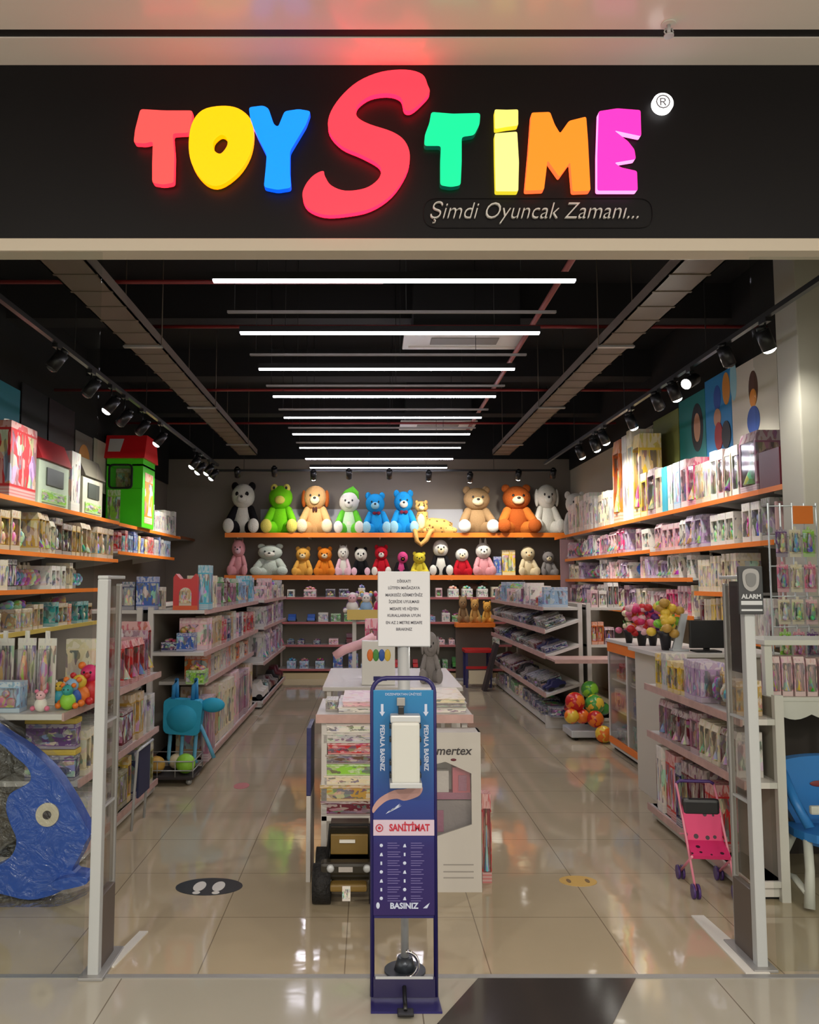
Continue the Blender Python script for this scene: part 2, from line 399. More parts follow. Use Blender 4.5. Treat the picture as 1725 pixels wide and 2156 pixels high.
LET = [
 ('red letter T', [(127, 172), (195, 176), (273, 176), (270, 205), (262, 238), (217, 240), (222, 300), (220, 378), (190, 383), (160, 378), (160, 320), (162, 262), (140, 268), (108, 266), (112, 230)], None, (1, .055, .05), 1.6, (1, .01, .02), 4, 8),
 ('yellow letter O', [(353, 163), (400, 170), (435, 200), (443, 245), (432, 300), (400, 350), (350, 385), (310, 378), (275, 335), (262, 280), (270, 215), (300, 175)], [(350, 245), (366, 250), (370, 272), (352, 296), (334, 288), (331, 264)], (1, .37, .0), 1.6, (1, .12, 0), 4, 0),
 ('blue letter Y', [(430, 167), (470, 162), (485, 170), (500, 215), (512, 222), (530, 178), (570, 172), (603, 178), (590, 215), (560, 265), (545, 290), (545, 350), (548, 392), (510, 398), (472, 390), (478, 330), (480, 300), (455, 250), (435, 205)], None, (.0, .19, 1), 1.6, (0, .05, .8), 2, 8),
 ('tall red script letter S', [(930, 105), (915, 75), (870, 62), (800, 68), (735, 95), (685, 140), (655, 190), (655, 235), (690, 275), (745, 300), (790, 325), (800, 345), (790, 370), (755, 393), (700, 400), (660, 385), (643, 360), (637, 345), (610, 358), (588, 385), (580, 415), (595, 448), (640, 467), (700, 465), (770, 450), (830, 410), (870, 350), (880, 300), (865, 260), (830, 235), (770, 215), (740, 200), (730, 185), (735, 160), (770, 135), (820, 128), (855, 140), (865, 172), (885, 175), (915, 150), (935, 125)], None, (1, .028, .045), 1.8, (1, .005, .02), 7, 0),
 ('green letter T', [(940, 180), (1000, 185), (1077, 183), (1075, 215), (1060, 245), (1025, 250), (1025, 320), (1022, 385), (995, 390), (965, 385), (965, 320), (967, 275), (920, 275), (922, 245), (935, 210)], None, (.0, .75, .26), 1.2, (0, .08, .05), .5, 8),
 ('pale yellow stem of the letter I', [(1117, 240), (1180, 235), (1185, 320), (1183, 402), (1120, 402), (1118, 320)], None, (1, .88, .22), 1.2, (.6, .5, .02), 1, 5),
 ('pale yellow dot of the letter I', [(1117, 173), (1150, 174), (1183, 173), (1183, 218), (1150, 222), (1118, 228)], None, (1, .82, .15), 1.2, (.6, .5, .02), 1, 5),
 ('orange letter M', [(1220, 182), (1272, 180), (1285, 215), (1300, 240), (1325, 205), (1373, 193), (1378, 260), (1385, 400), (1335, 402), (1328, 320), (1298, 362), (1265, 315), (1255, 398), (1202, 400), (1212, 290)], None, (1, .17, .01), 1.6, (1, .08, .02), 2, 6),
 ('pink letter E', [(1408, 178), (1460, 170), (1525, 175), (1527, 248), (1452, 232), (1490, 262), (1508, 285), (1512, 312), (1452, 322), (1470, 335), (1515, 345), (1517, 400), (1404, 400), (1404, 300)], None, (1, .025, .36), 1.4, (.9, .25, .6), 1.5, 6)]
for lb, pts, hole, fc, fs, ec, es, rc in LET:
    P2 = round_corners(pts, rc) if rc else smooth_outline(pts)
    hs = [[S2(q) for q in smooth_outline(hole)]] if hole else None
    b = B(); b.prism([S2(q) for q in P2], -.045, -.012, 'xz', holes=hs)
    for f in b.sides: f.material_index = 1
    b.obj('sign_letter', glow(lb.replace(' ', '_'), fc, fs, ec, es), sign, label=lb)
g = PY(1400, 211, YF - .05)
b = B(); b.cyl((g.x, -.03, g.z - 3.4), .046, .02, 'y', seg=28)
b.obj('trademark_disc', mat('white_disc_glow', (255, 252, 250), emit=2.2), sign, label='round white illuminated registered mark')
text('®', .085, mat('grey_mark', (120, 120, 130), .6), 'trademark_symbol', sign, (g.x, -.0315, g.z - 3.4 + .0))
g = PY(1128, 446, YF - .01)
text('Şimdi Oyuncak Zamanı...', .105, mat('silver_lettering', (208, 208, 204), .5), 'tagline', sign, (g.x - .01, -.012, g.z - 3.4), shear=.32, sx=.86, ext=.006, bold=-.0016, label='grey slanted line of lettering Şimdi Oyuncak Zamanı...')
a1 = PY(892, 418, YF); a2 = PY(1375, 480, YF)
fr = round_corners([(a1.x, a1.z - 3.4), (a2.x, a1.z - 3.4), (a2.x, a2.z - 3.4), (a1.x, a2.z - 3.4)], .06, 6)
B().tube([(x, -.004, z) for x, z in fr], .002, closed=True, seg=6).obj('tagline_frame', mat('dark_frame_line', (40, 39, 40), .9, spec=0), sign)
sp_ = PZ(1408, 50, ZC)
t = thing('ceiling_sprinkler', 'small white sprinkler head hanging from the pale walkway ceiling', 'sprinkler', (sp_.x, sp_.y, ZC))
B().cyl((0, 0, -.006), .03, .006).obj('plate', M['white'], t)
b = B(); b.cyl((0, 0, -.05), .008, .045); b.cyl((0, 0, -.055), .02, .006); b.tube([(-.012, 0, -.02), (-.018, 0, -.035), (-.01, 0, -.05)], .003); b.tube([(.012, 0, -.02), (.018, 0, -.035), (.01, 0, -.05)], .003)
b.obj('nozzle', M['lgrey'], t)

# ---------------------------------------------------------------- ceiling lamps
ordw = 'first second third fourth fifth sixth seventh eighth ninth tenth eleventh twelfth thirteenth fourteenth fifteenth sixteenth seventeenth eighteenth nineteenth'.split()
tens = ['', '', 'twentieth', 'thirtieth', 'fortieth', 'fiftieth', 'sixtieth', 'seventieth']; tn = ['', '', 'twenty', 'thirty', 'forty', 'fifty', 'sixty', 'seventy']
def ORD(i):
    if i < 19: return ordw[i]
    k = i + 1
    return tens[k // 10] if k % 10 == 0 else tn[k // 10] + '-' + ordw[k % 10 - 1]
tube_lit = mat('lit_tube_diffuser', (244, 240, 255), emit=TUBE_STRENGTH)
tube_off = mat('unlit_profile', (120, 114, 108), .5)
LY = [5.12, 6.23, 7.32, 8.43, 9.53, 10.62, 11.72, 12.8, 13.8]
def linear_lamp(lit):
    t = thing('linear_lamp', '-', 'lamp')
    hh = .045 if lit else .016
    B().box(-1.15, 1.15, -hh * .55, hh * .55, .0, hh).obj('housing', M['black'] if lit else tube_off, t)
    B().box(-1.145, 1.145, -hh * .45, hh * .45, -.012 if lit else -.004, .0).obj('diffuser', tube_lit if lit else tube_off, t)
    for sx in ((-.8, .8) if lit else (-1.1, .1)): B().cyl((sx, 0, hh), .003, TOP - 3.5 - hh, seg=6).obj('suspension_wire', M['black'], t)
    return t
def copy_tree(o, parent=None):
    c = o.copy(); C.objects.link(c); c.parent = parent
    for ch in o.children: copy_tree(ch, c)
    return c
for lit in (True, False):
    proto = linear_lamp(lit)
    ys = LY if lit else [(LY[i] + LY[i + 1]) / 2 for i in range(6)]
    for i, y in enumerate(ys):
        o = proto if i == 0 else copy_tree(proto)
        o.location = (.16, y, 3.5 if lit else 3.47)
        o['label'] = ('glowing white linear tube lamp, %s from the shop front' if lit else 'thin unlit grey linear lamp, %s gap from the shop front') % ORD(i)
        o['category'] = 'lamp'; o['group'] = 'lit linear lamps across the ceiling' if lit else 'unlit linear lamps between the lit ones'

# cable trays
for x, lb, w in ((-1.92, 'left', .29), (2.1, 'right', .27)):
    t = thing('cable_tray', 'long brown perforated metal tray along the %s of the dark ceiling' % lb, 'cable tray', (x, 0, 3.6))
    b = B(); b.box(-w / 2, w / 2, 3.85, 13.1, 0, .012); b.box(-w / 2, -w / 2 + .012, 3.85, 13.1, 0, .09); b.box(w / 2 - .012, w / 2, 3.85, 13.1, 0, .09)
    y = 4.0
    while y < 13.2: b.box(-w / 2 - .001, w / 2 + .001, y, y + .02, -.006, 0); y += .32
    b.obj('tray', M['duct'], t)
    for k, y in enumerate((4.6, 6.9, 9.4, 12)): B().box(-w / 2 - .02, w / 2 + .02, y, y + .05, -.02, -.006).obj('splice_plate', M['grey'], t)
    for k, y in enumerate((4.6, 6.9, 9.4, 12)):
        b = B(); b.cyl((-w / 2 - .012, y + .025, -.02), .005, TOP - 3.6 + .02, seg=6); b.cyl((w / 2 + .012, y + .025, -.02), .005, TOP - 3.6 + .02, seg=6); b.obj('hanger_rod', M['duct'], t)
# sprinkler pipes
pr = mat('dark_red_pipe', (120, 30, 30), .5)
for i, (y, x0, x1) in enumerate(((5.75, -3.5, .1), (6.95, -1.9, 3.4), (9.1, -3.5, 3.4), (11.3, -3.5, 3.4))):
    tag(B().cyl((x0, y, 3.72 + i % 2 * .05), .016, x1 - x0, 'x', seg=8).obj('sprinkler_pipe', pr), 'dark red pipe crossing the black ceiling, %s from the shop front' % ORD(i), 'pipe', 'cross pipes under the ceiling')
tag(B().tube([(1.42, 4.4, 3.86), (1.46, 8.8, 3.86), (1.48, 12.6, 3.86)], .024, seg=8).obj('sprinkler_main_pipe', mat('faded_red_pipe', (150, 80, 76), .5)), 'pale red pipe running front to back right of the lamps', 'pipe')
# cassette air conditioners
for (x0, x1, y0, y1), lb in (((.33, 1.5, 7.55, 8.12), 'white ceiling air conditioner behind the second lit lamp'), ((.46, 1.58, 11.9, 12.6), 'white ceiling air conditioner near the back wall')):
    t = thing('air_conditioner', lb, 'air conditioner', ((x0 + x1) / 2, (y0 + y1) / 2, 3.9)); w = (x1 - x0) / 2; d = (y1 - y0) / 2
    B().box(-w, w, -d, d, 0, .03, .01).obj('panel', M['white'], t)
    B().box(-w * .55, w * .55, -d * .45, d * .3, -.008, 0, .003).obj('grille', mat('grille_grey', (120, 114, 104), .6), t)
    B().box(-w * .9, w * .9, d * .55, d * .7, -.01, 0).obj('air_flap', M['offwhite'], t)
    B().box(-w * .85, w * .85, -d * .9, d * .9, .03, TOP - 3.9).obj('body', M['black'], t)

# ---------------------------------------------------------------- track spotlights
for x, lb, y0, y1 in ((2.65, 'right', 3.9, 12.4), (-2.31, 'left', 3.9, 12.6)):
    t = thing('lighting_track', 'black lighting track along the %s side of the ceiling' % lb, 'track', (x, 0, 3.35))
    B().box(-.018, .018, y0, y1, 0, .035).obj('rail', M['blackpl'], t)
    for y in (4.3, 6.4, 8.5, 10.6, 12.2): B().cyl((0, y, .035), .004, TOP - 3.385, seg=6).obj('hanger_rod', M['black'], t)
t = thing('lighting_track', 'black lighting track across the back of the shop', 'track', (0, 13.2, 3.35))
B().box(-2.5, 2.9, -.018, .018, 0, .035).obj('rail', M['blackpl'], t)
for x in (-2, 0, 2): B().cyl((x, 0, .035), .004, TOP - 3.385, seg=6).obj('hanger_rod', M['black'], t)
lens_on = mat('spot_lens_on', (255, 250, 240), emit=26); lens_off = mat('spot_lens_off', (60, 60, 62), .2)
def spot(x, y, zl, aim, on, label, power=0, zt=3.35):
    t = thing('track_spotlight', label, 'spotlight', (x, y, zt), group='black spotlights on the ceiling tracks')
    h = zl - zt + .06
    b = B(); b.box(-.02, .02, -.05, .05, -.03, 0); b.cyl((0, 0, h), .007, -.03 - h, seg=8); b.obj('adapter', M['blackpl'], t)
    d = (Vector(aim) - Vector((x, y, zl))).normalized()
    q = d.to_track_quat('-Z', 'Y').to_euler()
    b = B(); b.cyl((0, 0, -.07), .048, .14, seg=18); b.cyl((0, 0, .07), .03, .03, seg=14); hd = b.obj('lamp_head', M['blackpl'], t, (0, 0, h - .04), q)
    B().ell((0, 0, -.068), (.043, .043, .026), seg=14).obj('lens', lens_on if on else lens_off, hd)
    if on and power:
        ld = bpy.data.lights.new('spot_beam', 'SPOT'); ld.energy = power; ld.spot_size = 2.1; ld.spot_blend = 1.0; ld.shadow_soft_size = .05; ld.color = (1, .95, .86)
        link('beam', ld, hd, (0, 0, -.102))
for i, (px, py, on, pw) in enumerate(((1613, 722, 1, .35), (1530, 755, 0, 0), (1455, 808, 1, 1), (1420, 830, 1, 1), (1385, 850, 0, 0), (1330, 892, 1, .8), (1272, 925, 1, .8), (1253, 940, 1, .8), (1222, 956, 1, .8))):
    v = PX(px, py, 2.65); ay = v.y + .3
    spot(2.65, v.y, min(v.z, 3.3), (3.3, ay, 1.9) if i != 2 else (0, 5, 1.6), on, '%s black track spotlight on the right, %s from the shop front' % ('lit' if on else 'unlit', ORD(i)), SPOT_W * 3 * pw)
for i, (px, py, on, pw) in enumerate(((120, 765, 0, 0), (192, 822, 0, 0), (234, 858, 1, 1), (262, 885, 0, 0), (300, 905, 0, 0), (337, 929, 1, 1), (410, 978, 1, 0), (422, 990, 1, 1), (440, 992, 1, 1), (450, 1003, 1, 0))):
    v = PX(px, py, -2.31)
    spot(-2.31, v.y, min(v.z, 3.3), (-3.2, v.y - .2, 1.9), on, '%s black track spotlight on the left, %s from the shop front' % ('lit' if on else 'unlit', ORD(i)), SPOT_W * 3 * pw)
for i, (px, py, on, pw) in enumerate(((500, 998, 0, 0), (578, 996, 0, 0), (660, 1003, 1, 1), (735, 1001, 0, 0), (820, 1001, 0, 0), (903, 1005, 1, 1), (990, 1008, 1, 1), (1092, 1003, 1, 1), (1165, 1000, 0, 0))):
    v = PY(px, py, 13.2)
    spot(v.x, 13.2, v.z, (v.x * 1.02, 14.3, 1.9), on, '%s spotlight above the plush toys, %s from the left' % ('lit' if on else 'unlit', ORD(i)), SPOT_W * 2.2 * pw)

# ---------------------------------------------------------------- anti-theft gates
acr = clear_mat('gate_acrylic', tint=(.86, .84, .82, 1), gl=.05, rough=.1)
gm = mat('gate_pale_metal', (176, 180, 180), .4, .1)
def gate(x, y, side, lb, h=1.61):
    t = thing('security_gate', lb, 'security gate', (x, y, 0))
    w = .045
    B().box(-w / 2, w / 2, 0, .045, 0, h, .006).obj('front_post', gm, t)
    B().box(-.012, .012, .225, .245, 0, h - .02, .004).obj('rear_post', M['grey'], t)
    B().box(-.006, .006, .05, .22, .31, h - .03).obj('clear_panel', acr, t)
    B().box(-.018, .018, .05, .225, .012, .3, .004).obj('kick_box', mat('kick_box_brown', (88, 78, 70), .5), t)
    B().box(-w / 2, w / 2, 0, .25, h, h + .015, .004).obj('top_cap', gm, t)
    B().box(-.05, .05, -.03, .27, 0, .012, .003).obj('foot_plate', M['grey'], t)
    for z in (.65, 1.0): B().box(-.008, .008, .05, .22, z, z + .01).obj('cross_band', M['lgrey'], t)
    return t
gate(-1.12, 3.51, 1, 'pale metal and clear plastic security gate on the left of the entrance')
g = gate(1.63, 3.58, -1, 'security gate on the right of the entrance, with a shield sign on top')
sg = B().box(-.052, .052, -.02, -.006, 1.46, 1.665, .004).obj('sign_plate', mat('dark_sign_plate', (52, 54, 56), .4), g, label='dark plate with a pale shield and lines')
shield = smooth_outline([(0, .05), (.03, .04), (.036, .01), (.028, -.03), (0, -.048), (-.028, -.03), (-.036, .01), (-.03, .04)], 3)
b = B(); b.prism([(x, z + 1.605) for x, z in shield], -.023, -.02, 'xz'); b.obj('shield_emblem', M['grey'], sg)
b = B(); b.prism([(x * .62, z * .62 + 1.605) for x, z in shield], -.025, -.0225, 'xz'); b.obj('shield_centre', mat('mid_grey', (110, 112, 112), .5), sg)
text('ALARM', .026, M['lgrey'], 'sign_lettering', sg, (0, -.0215, 1.535), bold=.001); b = B(); b.box(-.045, .045, -.0225, -.02, 1.5, 1.517); b.box(-.045, .045, -.0225, -.02, 1.474, 1.482); b.obj('sign_lines', M['lgrey'], sg)
B().box(.0, .02, .1, .2, 1.2, 1.6, .004).obj('antenna_cover', mat('dark_cover', (60, 56, 56), .5), g)
# white floor bars by the gates
tag(B().prism([(1.545, 4.13), (1.605, 4.13), (1.64, 3.54), (1.54, 3.54)], 0, .006, 'xy').obj('floor_marking_tape', M['white']), 'white strip on the floor beside the right security gate', 'floor tape')
tag(B().prism([(-1.05, 3.95), (-1.01, 3.95), (-1.06, 3.6), (-1.10, 3.6)], 0, .006, 'xy').obj('floor_marking_tape', M['white']), 'white strip on the floor beside the left security gate', 'floor tape')

# ---------------------------------------------------------------- hand sanitiser stand
st = thing('sanitiser_stand', 'tall blue pedal hand sanitiser stand in the middle of the entrance', 'sanitiser stand', (.135, 3.32, 0))
def Zs(py): return PY(846, py, 3.32).z
fw = .122
pth = [(-fw, 0, .02), (-fw, 0, 1.13)] + [(-fw + .055 * (1 - math.cos(a)), 0, 1.165 + .055 * math.sin(a)) for a in [k * PI / 10 for k in range(0, 6)]]
pth += [(-p[0], 0, p[2]) for p in pth[::-1]]
B().tube(pth, .009, seg=10).obj('tube_frame', M['navy'], st)
def grad_mat(name, stops, zlo, zhi):
    m = bpy.data.materials.new(name); m.use_nodes = True; nt = m.node_tree; n = nt.nodes
    tc = n.new('ShaderNodeTexCoord'); sep = n.new('ShaderNodeSeparateXYZ'); nt.links.new(tc.outputs['Object'], sep.inputs[0])
    mr = n.new('ShaderNodeMapRange'); mr.inputs[1].default_value = zlo; mr.inputs[2].default_value = zhi; nt.links.new(sep.outputs['Z'], mr.inputs['Value'])
    cr = n.new('ShaderNodeValToRGB'); nt.links.new(mr.outputs[0], cr.inputs[0])
    e = cr.color_ramp.elements
    e[0].position, e[0].color = stops[0][0], rgb(*stops[0][1]); e[1].position, e[1].color = stops[-1][0], rgb(*stops[-1][1])
    for p_, c_ in stops[1:-1]: q = e.new(p_); q.color = rgb(*c_)
    nt.links.new(cr.outputs[0], n['Principled BSDF'].inputs['Base Color']); n['Principled BSDF'].inputs['Roughness'].default_value = .35
    return m
zt, zb = Zs(1452), Zs(1925)
pb = B(); pb.box(-.118, .118, -.012, -.004, zb, zt, .002)
board = pb.obj('printed_board', grad_mat('blue_print', [(0, (44, 30, 88)), (.3, (36, 28, 96)), (.5, (30, 56, 128)), (.72, (28, 92, 150)), (1, (24, 118, 170))], zb, zt), st)
ink = mat('white_ink', (190, 200, 222), .5); skin = mat('printed_skin', (176, 138, 132), .6)
text('DEZENFEKTAN ÜNİTESİ', .013, ink, 'small_heading', board, (-.0, -.0128, Zs(1461)), ext=.0003)
for sx, ar in ((-.083, 1), (.088, 1)):
    text('PEDALA BASINIZ', .024, ink, 'vertical_lettering', board, (sx, -.0128, (Zs(1516) + Zs(1630)) / 2), (PI / 2, PI / 2, 0), ext=.0003, bold=.0008, sx=.98)
    zz = Zs(1495); b = B(); b.prism([(sx - .005, zz + .025), (sx + .005, zz + .025), (sx + .005, zz - .005), (sx + .011, zz - .005), (sx, zz - .022), (sx - .011, zz - .005), (sx - .005, zz - .005)], -.0132, -.0124, 'xz'); b.obj('down_arrow', ink, board)
def Q(px, py): v = PY(px, py, 3.32); return (v.x - .135, v.z)
hand = [(785, 1698), (800, 1678), (830, 1662), (850, 1660), (868, 1656), (884, 1652), (890, 1658), (884, 1672), (868, 1680), (850, 1684), (836, 1680), (815, 1684), (797, 1698), (786, 1710)]
b = B(); b.prism([Q(*p) for p in smooth_outline(hand, 3)], -.0132, -.0124, 'xz'); b.obj('printed_hand', skin, board, label='printed open hand')
b = B()
for k in range(3): b.prism([Q(818 + k * 8, 1706 - k * 5), Q(846 - k * 2, 1694 - k * 2), Q(838, 1699 - k * 2), Q(812 + k * 6, 1712 - k * 4)], -.0132, -.0124, 'xz')
b.obj('printed_drops', ink, board)
b = B(); b.box(-.118, .118, -.014, -.0122, Zs(1757), Zs(1724)); ban = b.obj('title_band', mat('pale_band', (196, 178, 194), .5), board)
text('SANİTİMAT', .036, mat('red_ink', (176, 40, 60), .5), 'title_lettering', ban, (.022, -.0146, Zs(1741)), ext=.0003, bold=.0014, sx=.8)
cc = Q(799, 1741); b = B(); b.tube([(cc[0] + .013 * math.cos(a), -.0148, cc[1] + .013 * math.sin(a)) for a in [k * PI / 8 for k in range(16)]], .002, closed=True, seg=6); b.ell((cc[0], -.0142, cc[1]), (.006, .001, .006)); b.obj('title_emblem', mat('red_ink', (176, 40, 60)), ban)
b = B(); pale = mat('dim_ink', (112, 104, 158), .5)
b2 = B()
for k in range(7):
    y = 1778 + k * 18.5
    for ix, px in enumerate((803, 852)):
        c0 = Q(px, y); s = .0065
        if (k + ix) % 3 == 0: b.ell((c0[0], -.0126, c0[1]), (s, .001, s))
        elif (k + ix) % 3 == 1: b.prism([(c0[0] - s, c0[1] - s), (c0[0] + s, c0[1] - s), (c0[0] + s * .4, c0[1] + s), (c0[0] - s * .4, c0[1] + s * .6)], -.0132, -.0124, 'xz')
        else: b.box(c0[0] - s * .5, c0[0] + s * .5, -.0132, -.0124, c0[1] - s, c0[1] + s * .9)
        for r in range(3):
            l0 = Q(px + 13, y - 5 + r * 5); l1 = Q(px + 13 + 20 + ((k * 7 + r * 5 + ix * 3) % 9), y - 5 + r * 5)
            b2.box(l0[0], l1[0], -.0130, -.0124, l0[1] - .0012, l0[1] + .0012)
b.obj('rule_pictogram', ink, board); b2.obj('rule_text_lines', pale, board)
text('BASINIZ', .030, ink, 'lower_lettering', board, (.0, -.0128, Zs(1905)), ext=.0003, bold=.001)
b = B(); c0 = Q(796, 1904); b.ell((c0[0], -.0126, c0[1]), (.007, .001, .012)); b.obj('foot_symbol', ink, board); b = B(); c0 = Q(897, 1905); b.prism([(c0[0] - .012, c0[1] - .008), (c0[0] + .004, c0[1] - .008), (c0[0] + .014, c0[1] + .012), (c0[0], c0[1] + .002)], -.0132, -.0124, 'xz'); b.obj('arrow_symbol', ink, board)
dp = thing('dispenser_tmp', 'x', 'x')
bpy.data.objects.remove(dp)
b = B()
x0, x1 = Q(818, 1)[0], Q(876, 1)[0]; b.box(x0 + .004, x1 - .004, -.095, -.013, Zs(1640), Zs(1512), .012)
disp = b.obj('dispenser', mat('dispenser_white', (196, 198, 192), .4), st, label='white plastic bottle dispenser')
B().box(x0 - .003, x1 + .003, -.1, -.013, Zs(1647), Zs(1636), .003).obj('drip_tray', M['lgrey'], disp)
B().box(x0, x1, -.075, -.014, Zs(1516), Zs(1500), .006).obj('dispenser_lid', M['lgrey'], disp)
B().box(-.011 - .01, .011 - .01, -.05, -.014, Zs(1503), Zs(1484), .004).obj('nozzle', M['blackpl'], disp)
B().box(-.016 - .01, .016 - .01, -.03, -.014, Zs(1484), Zs(1467), .002).obj('nozzle_bracket', M['grey'], disp)
for z in (1524, 1552, 1600, 1626):
    for sx in (x0 + .003, x1 - .003): B().box(sx - .006, sx + .006, -.06, -.02, Zs(z) - .009, Zs(z) + .009, .003).obj('clip', M['blackpl'], disp)
b = B(); b.box(-.115, .115, -.006, .006, zb - .012, zb - .0)
b.obj('lower_rail', M['navy'], st)
b = B(); b.prism([(-.16, -.128), (.045, -.128), (.10, -.122), (.10, .0), (-.16, .0)], 0, .01, 'xy')
base = B(); base.prism([(-.128, -.09), (.138, -.09), (.128, .12), (-.128, .12)], 0, .008, 'xy'); base.obj('base_plate', M['navy'], st)
b.bm.free()
B().prism([(-.118, .02), (.118, .02), (.118, .095), (-.118, .095)], -.012, -.004, 'xz').obj('lower_panel', mat('dark_navy', (44, 40, 74), .35), st)
B().box(-.11, .11, -.0135, -.0125, .088, .098).obj('panel_edge', M['lgrey'], st)
b = B(); b.tube([(0, -.013, .06), (0, -.08, .03), (0, -.11, .02)], .008); b.box(-.03, .03, -.14, -.09, .012, .022, .003); b.obj('pedal', M['blackpl'], st)

# paper notice on a pole
ns = thing('notice_stand', 'white paper notice on a grey pole behind the sanitiser stand', 'notice stand', (.148, 3.56, 0))
B().cyl((0, 0, .03), .016, 1.32, seg=16).obj('pole', M['lgrey'], ns)
B().cyl((0, 0, .35), .026, 1.0, seg=16, m=0).obj('upper_pole', M['lgrey'], ns)
b = B(); b.cyl((0, 0, 0), .085, .012, seg=28); b.cyl((0, 0, .012), .045, .05, seg=20, r2=.03); b.obj('round_base', mat('grey_base', (70, 76, 84), .3, .5), ns)
b = B(); b.tube([(.05 * math.cos(a), -.09, .07 + .05 * math.sin(a)) for a in [k * PI / 12 for k in range(-6, 7)]], .007); b.obj('chrome_ring', M['chrome'], ns)
z0, z1 = PY(850, 1360, 3.53).z, PY(850, 1205, 3.53).z
w = .108
sh = B(); sh.box(-w, w, -.034, -.03, z0, z1, .0008); sheet = sh.obj('paper_sheet', M['paper'], ns, label='white sheet with eight lines of grey lettering')
B().box(-w - .003, w + .003, -.03, -.022, z0 - .004, z1 + .004, .003).obj('clear_backing', M['lgrey'], ns)
inkg = mat('grey_print', (96, 96, 104), .7)
for k, (s_, yy) in enumerate((('DİKKAT!', 1224), ('LÜTFEN MAĞAZAYA', 1238), ('MASKESİZ GİRMEYİNİZ', 1253), ('İÇERİDE UYULMASI', 1267), ('MESAFE VE HİJYEN', 1282), ('KURALLARINA UYUN', 1296), ('EN AZ 2 METRE MESAFE', 1311), ('BIRAKINIZ', 1325))):
    text(s_, .0165, inkg, 'notice_line', sheet, (0, -.0346, PY(850, yy, 3.53).z), ext=.0003, bold=.0004, sx=.88)

# floor stickers
def sticker(c, rx, ry, m, name, label, cat='floor sticker'):
    t = thing(name, label, cat, (c[0], c[1], 0))
    b = B(); b.prism([(rx * math.cos(a), ry * math.sin(a)) for a in [k * PI / 20 for k in range(40)]], 0, .0015, 'xy'); b.obj('disc', m, t)
    return t
t = sticker((-.84, 4.52), .175, .125, mat('dark_vinyl', (44, 46, 48), .3), 'floor_sticker', 'round dark floor sticker with white footprints, left of the aisle')
for sx in (-1, 1):
    b = B(); b.prism([(sx * .05 + .032 * math.cos(a), .0 + .07 * math.sin(a)) for a in [k * PI / 10 for k in range(20)]], .0015, .0022, 'xy'); b.prism([(sx * .05 + .02 * math.cos(a), -.09 + .02 * math.sin(a)) for a in [k * PI / 8 for k in range(16)]], .0015, .0022, 'xy'); b.obj('footprint', M['white'], t)
t = sticker((1.12, 4.6), .1, .08, mat('yellow_vinyl', (196, 160, 84), .35), 'floor_sticker', 'small yellow floor sticker in the right aisle')
for sx in (-1, 1): b = B(); b.prism([(sx * .05 + .012 * math.cos(a), .03 * math.sin(a)) for a in [k * PI / 6 for k in range(12)]], .0015, .0022, 'xy'); b.obj('footprint', mat('brown_print', (110, 84, 40), .5), t)
t = sticker((-1.0, 6.68), .06, .1, mat('pink_vinyl', (196, 120, 120), .35), 'floor_sticker', 'small pink floor sticker in the left aisle')

# ---------------------------------------------------------------- toy packaging
COL = {'white': (222, 216, 206), 'cream': (222, 208, 172), 'pale pink': (226, 176, 182), 'pink': (214, 112, 142), 'hot pink': (206, 44, 104), 'red': (188, 34, 38),
 'maroon': (96, 26, 40), 'orange': (224, 116, 36), 'yellow': (220, 184, 62), 'gold': (182, 142, 62), 'tan': (186, 156, 112), 'brown': (96, 66, 48), 'olive': (140, 134, 72),
 'green': (72, 146, 62), 'lime': (140, 200, 60), 'teal': (52, 150, 146), 'turquoise': (64, 172, 196), 'pale blue': (142, 176, 206), 'blue': (44, 88, 168),
 'navy': (32, 36, 88), 'purple': (96, 52, 120), 'lilac': (168, 140, 178), 'grey': (136, 130, 128), 'pale grey': (188, 184, 178), 'black': (28, 26, 30), 'mauve': (150, 96, 118)}
def cl(n): r = COL[n]; return rgb(*r)
PR = {}
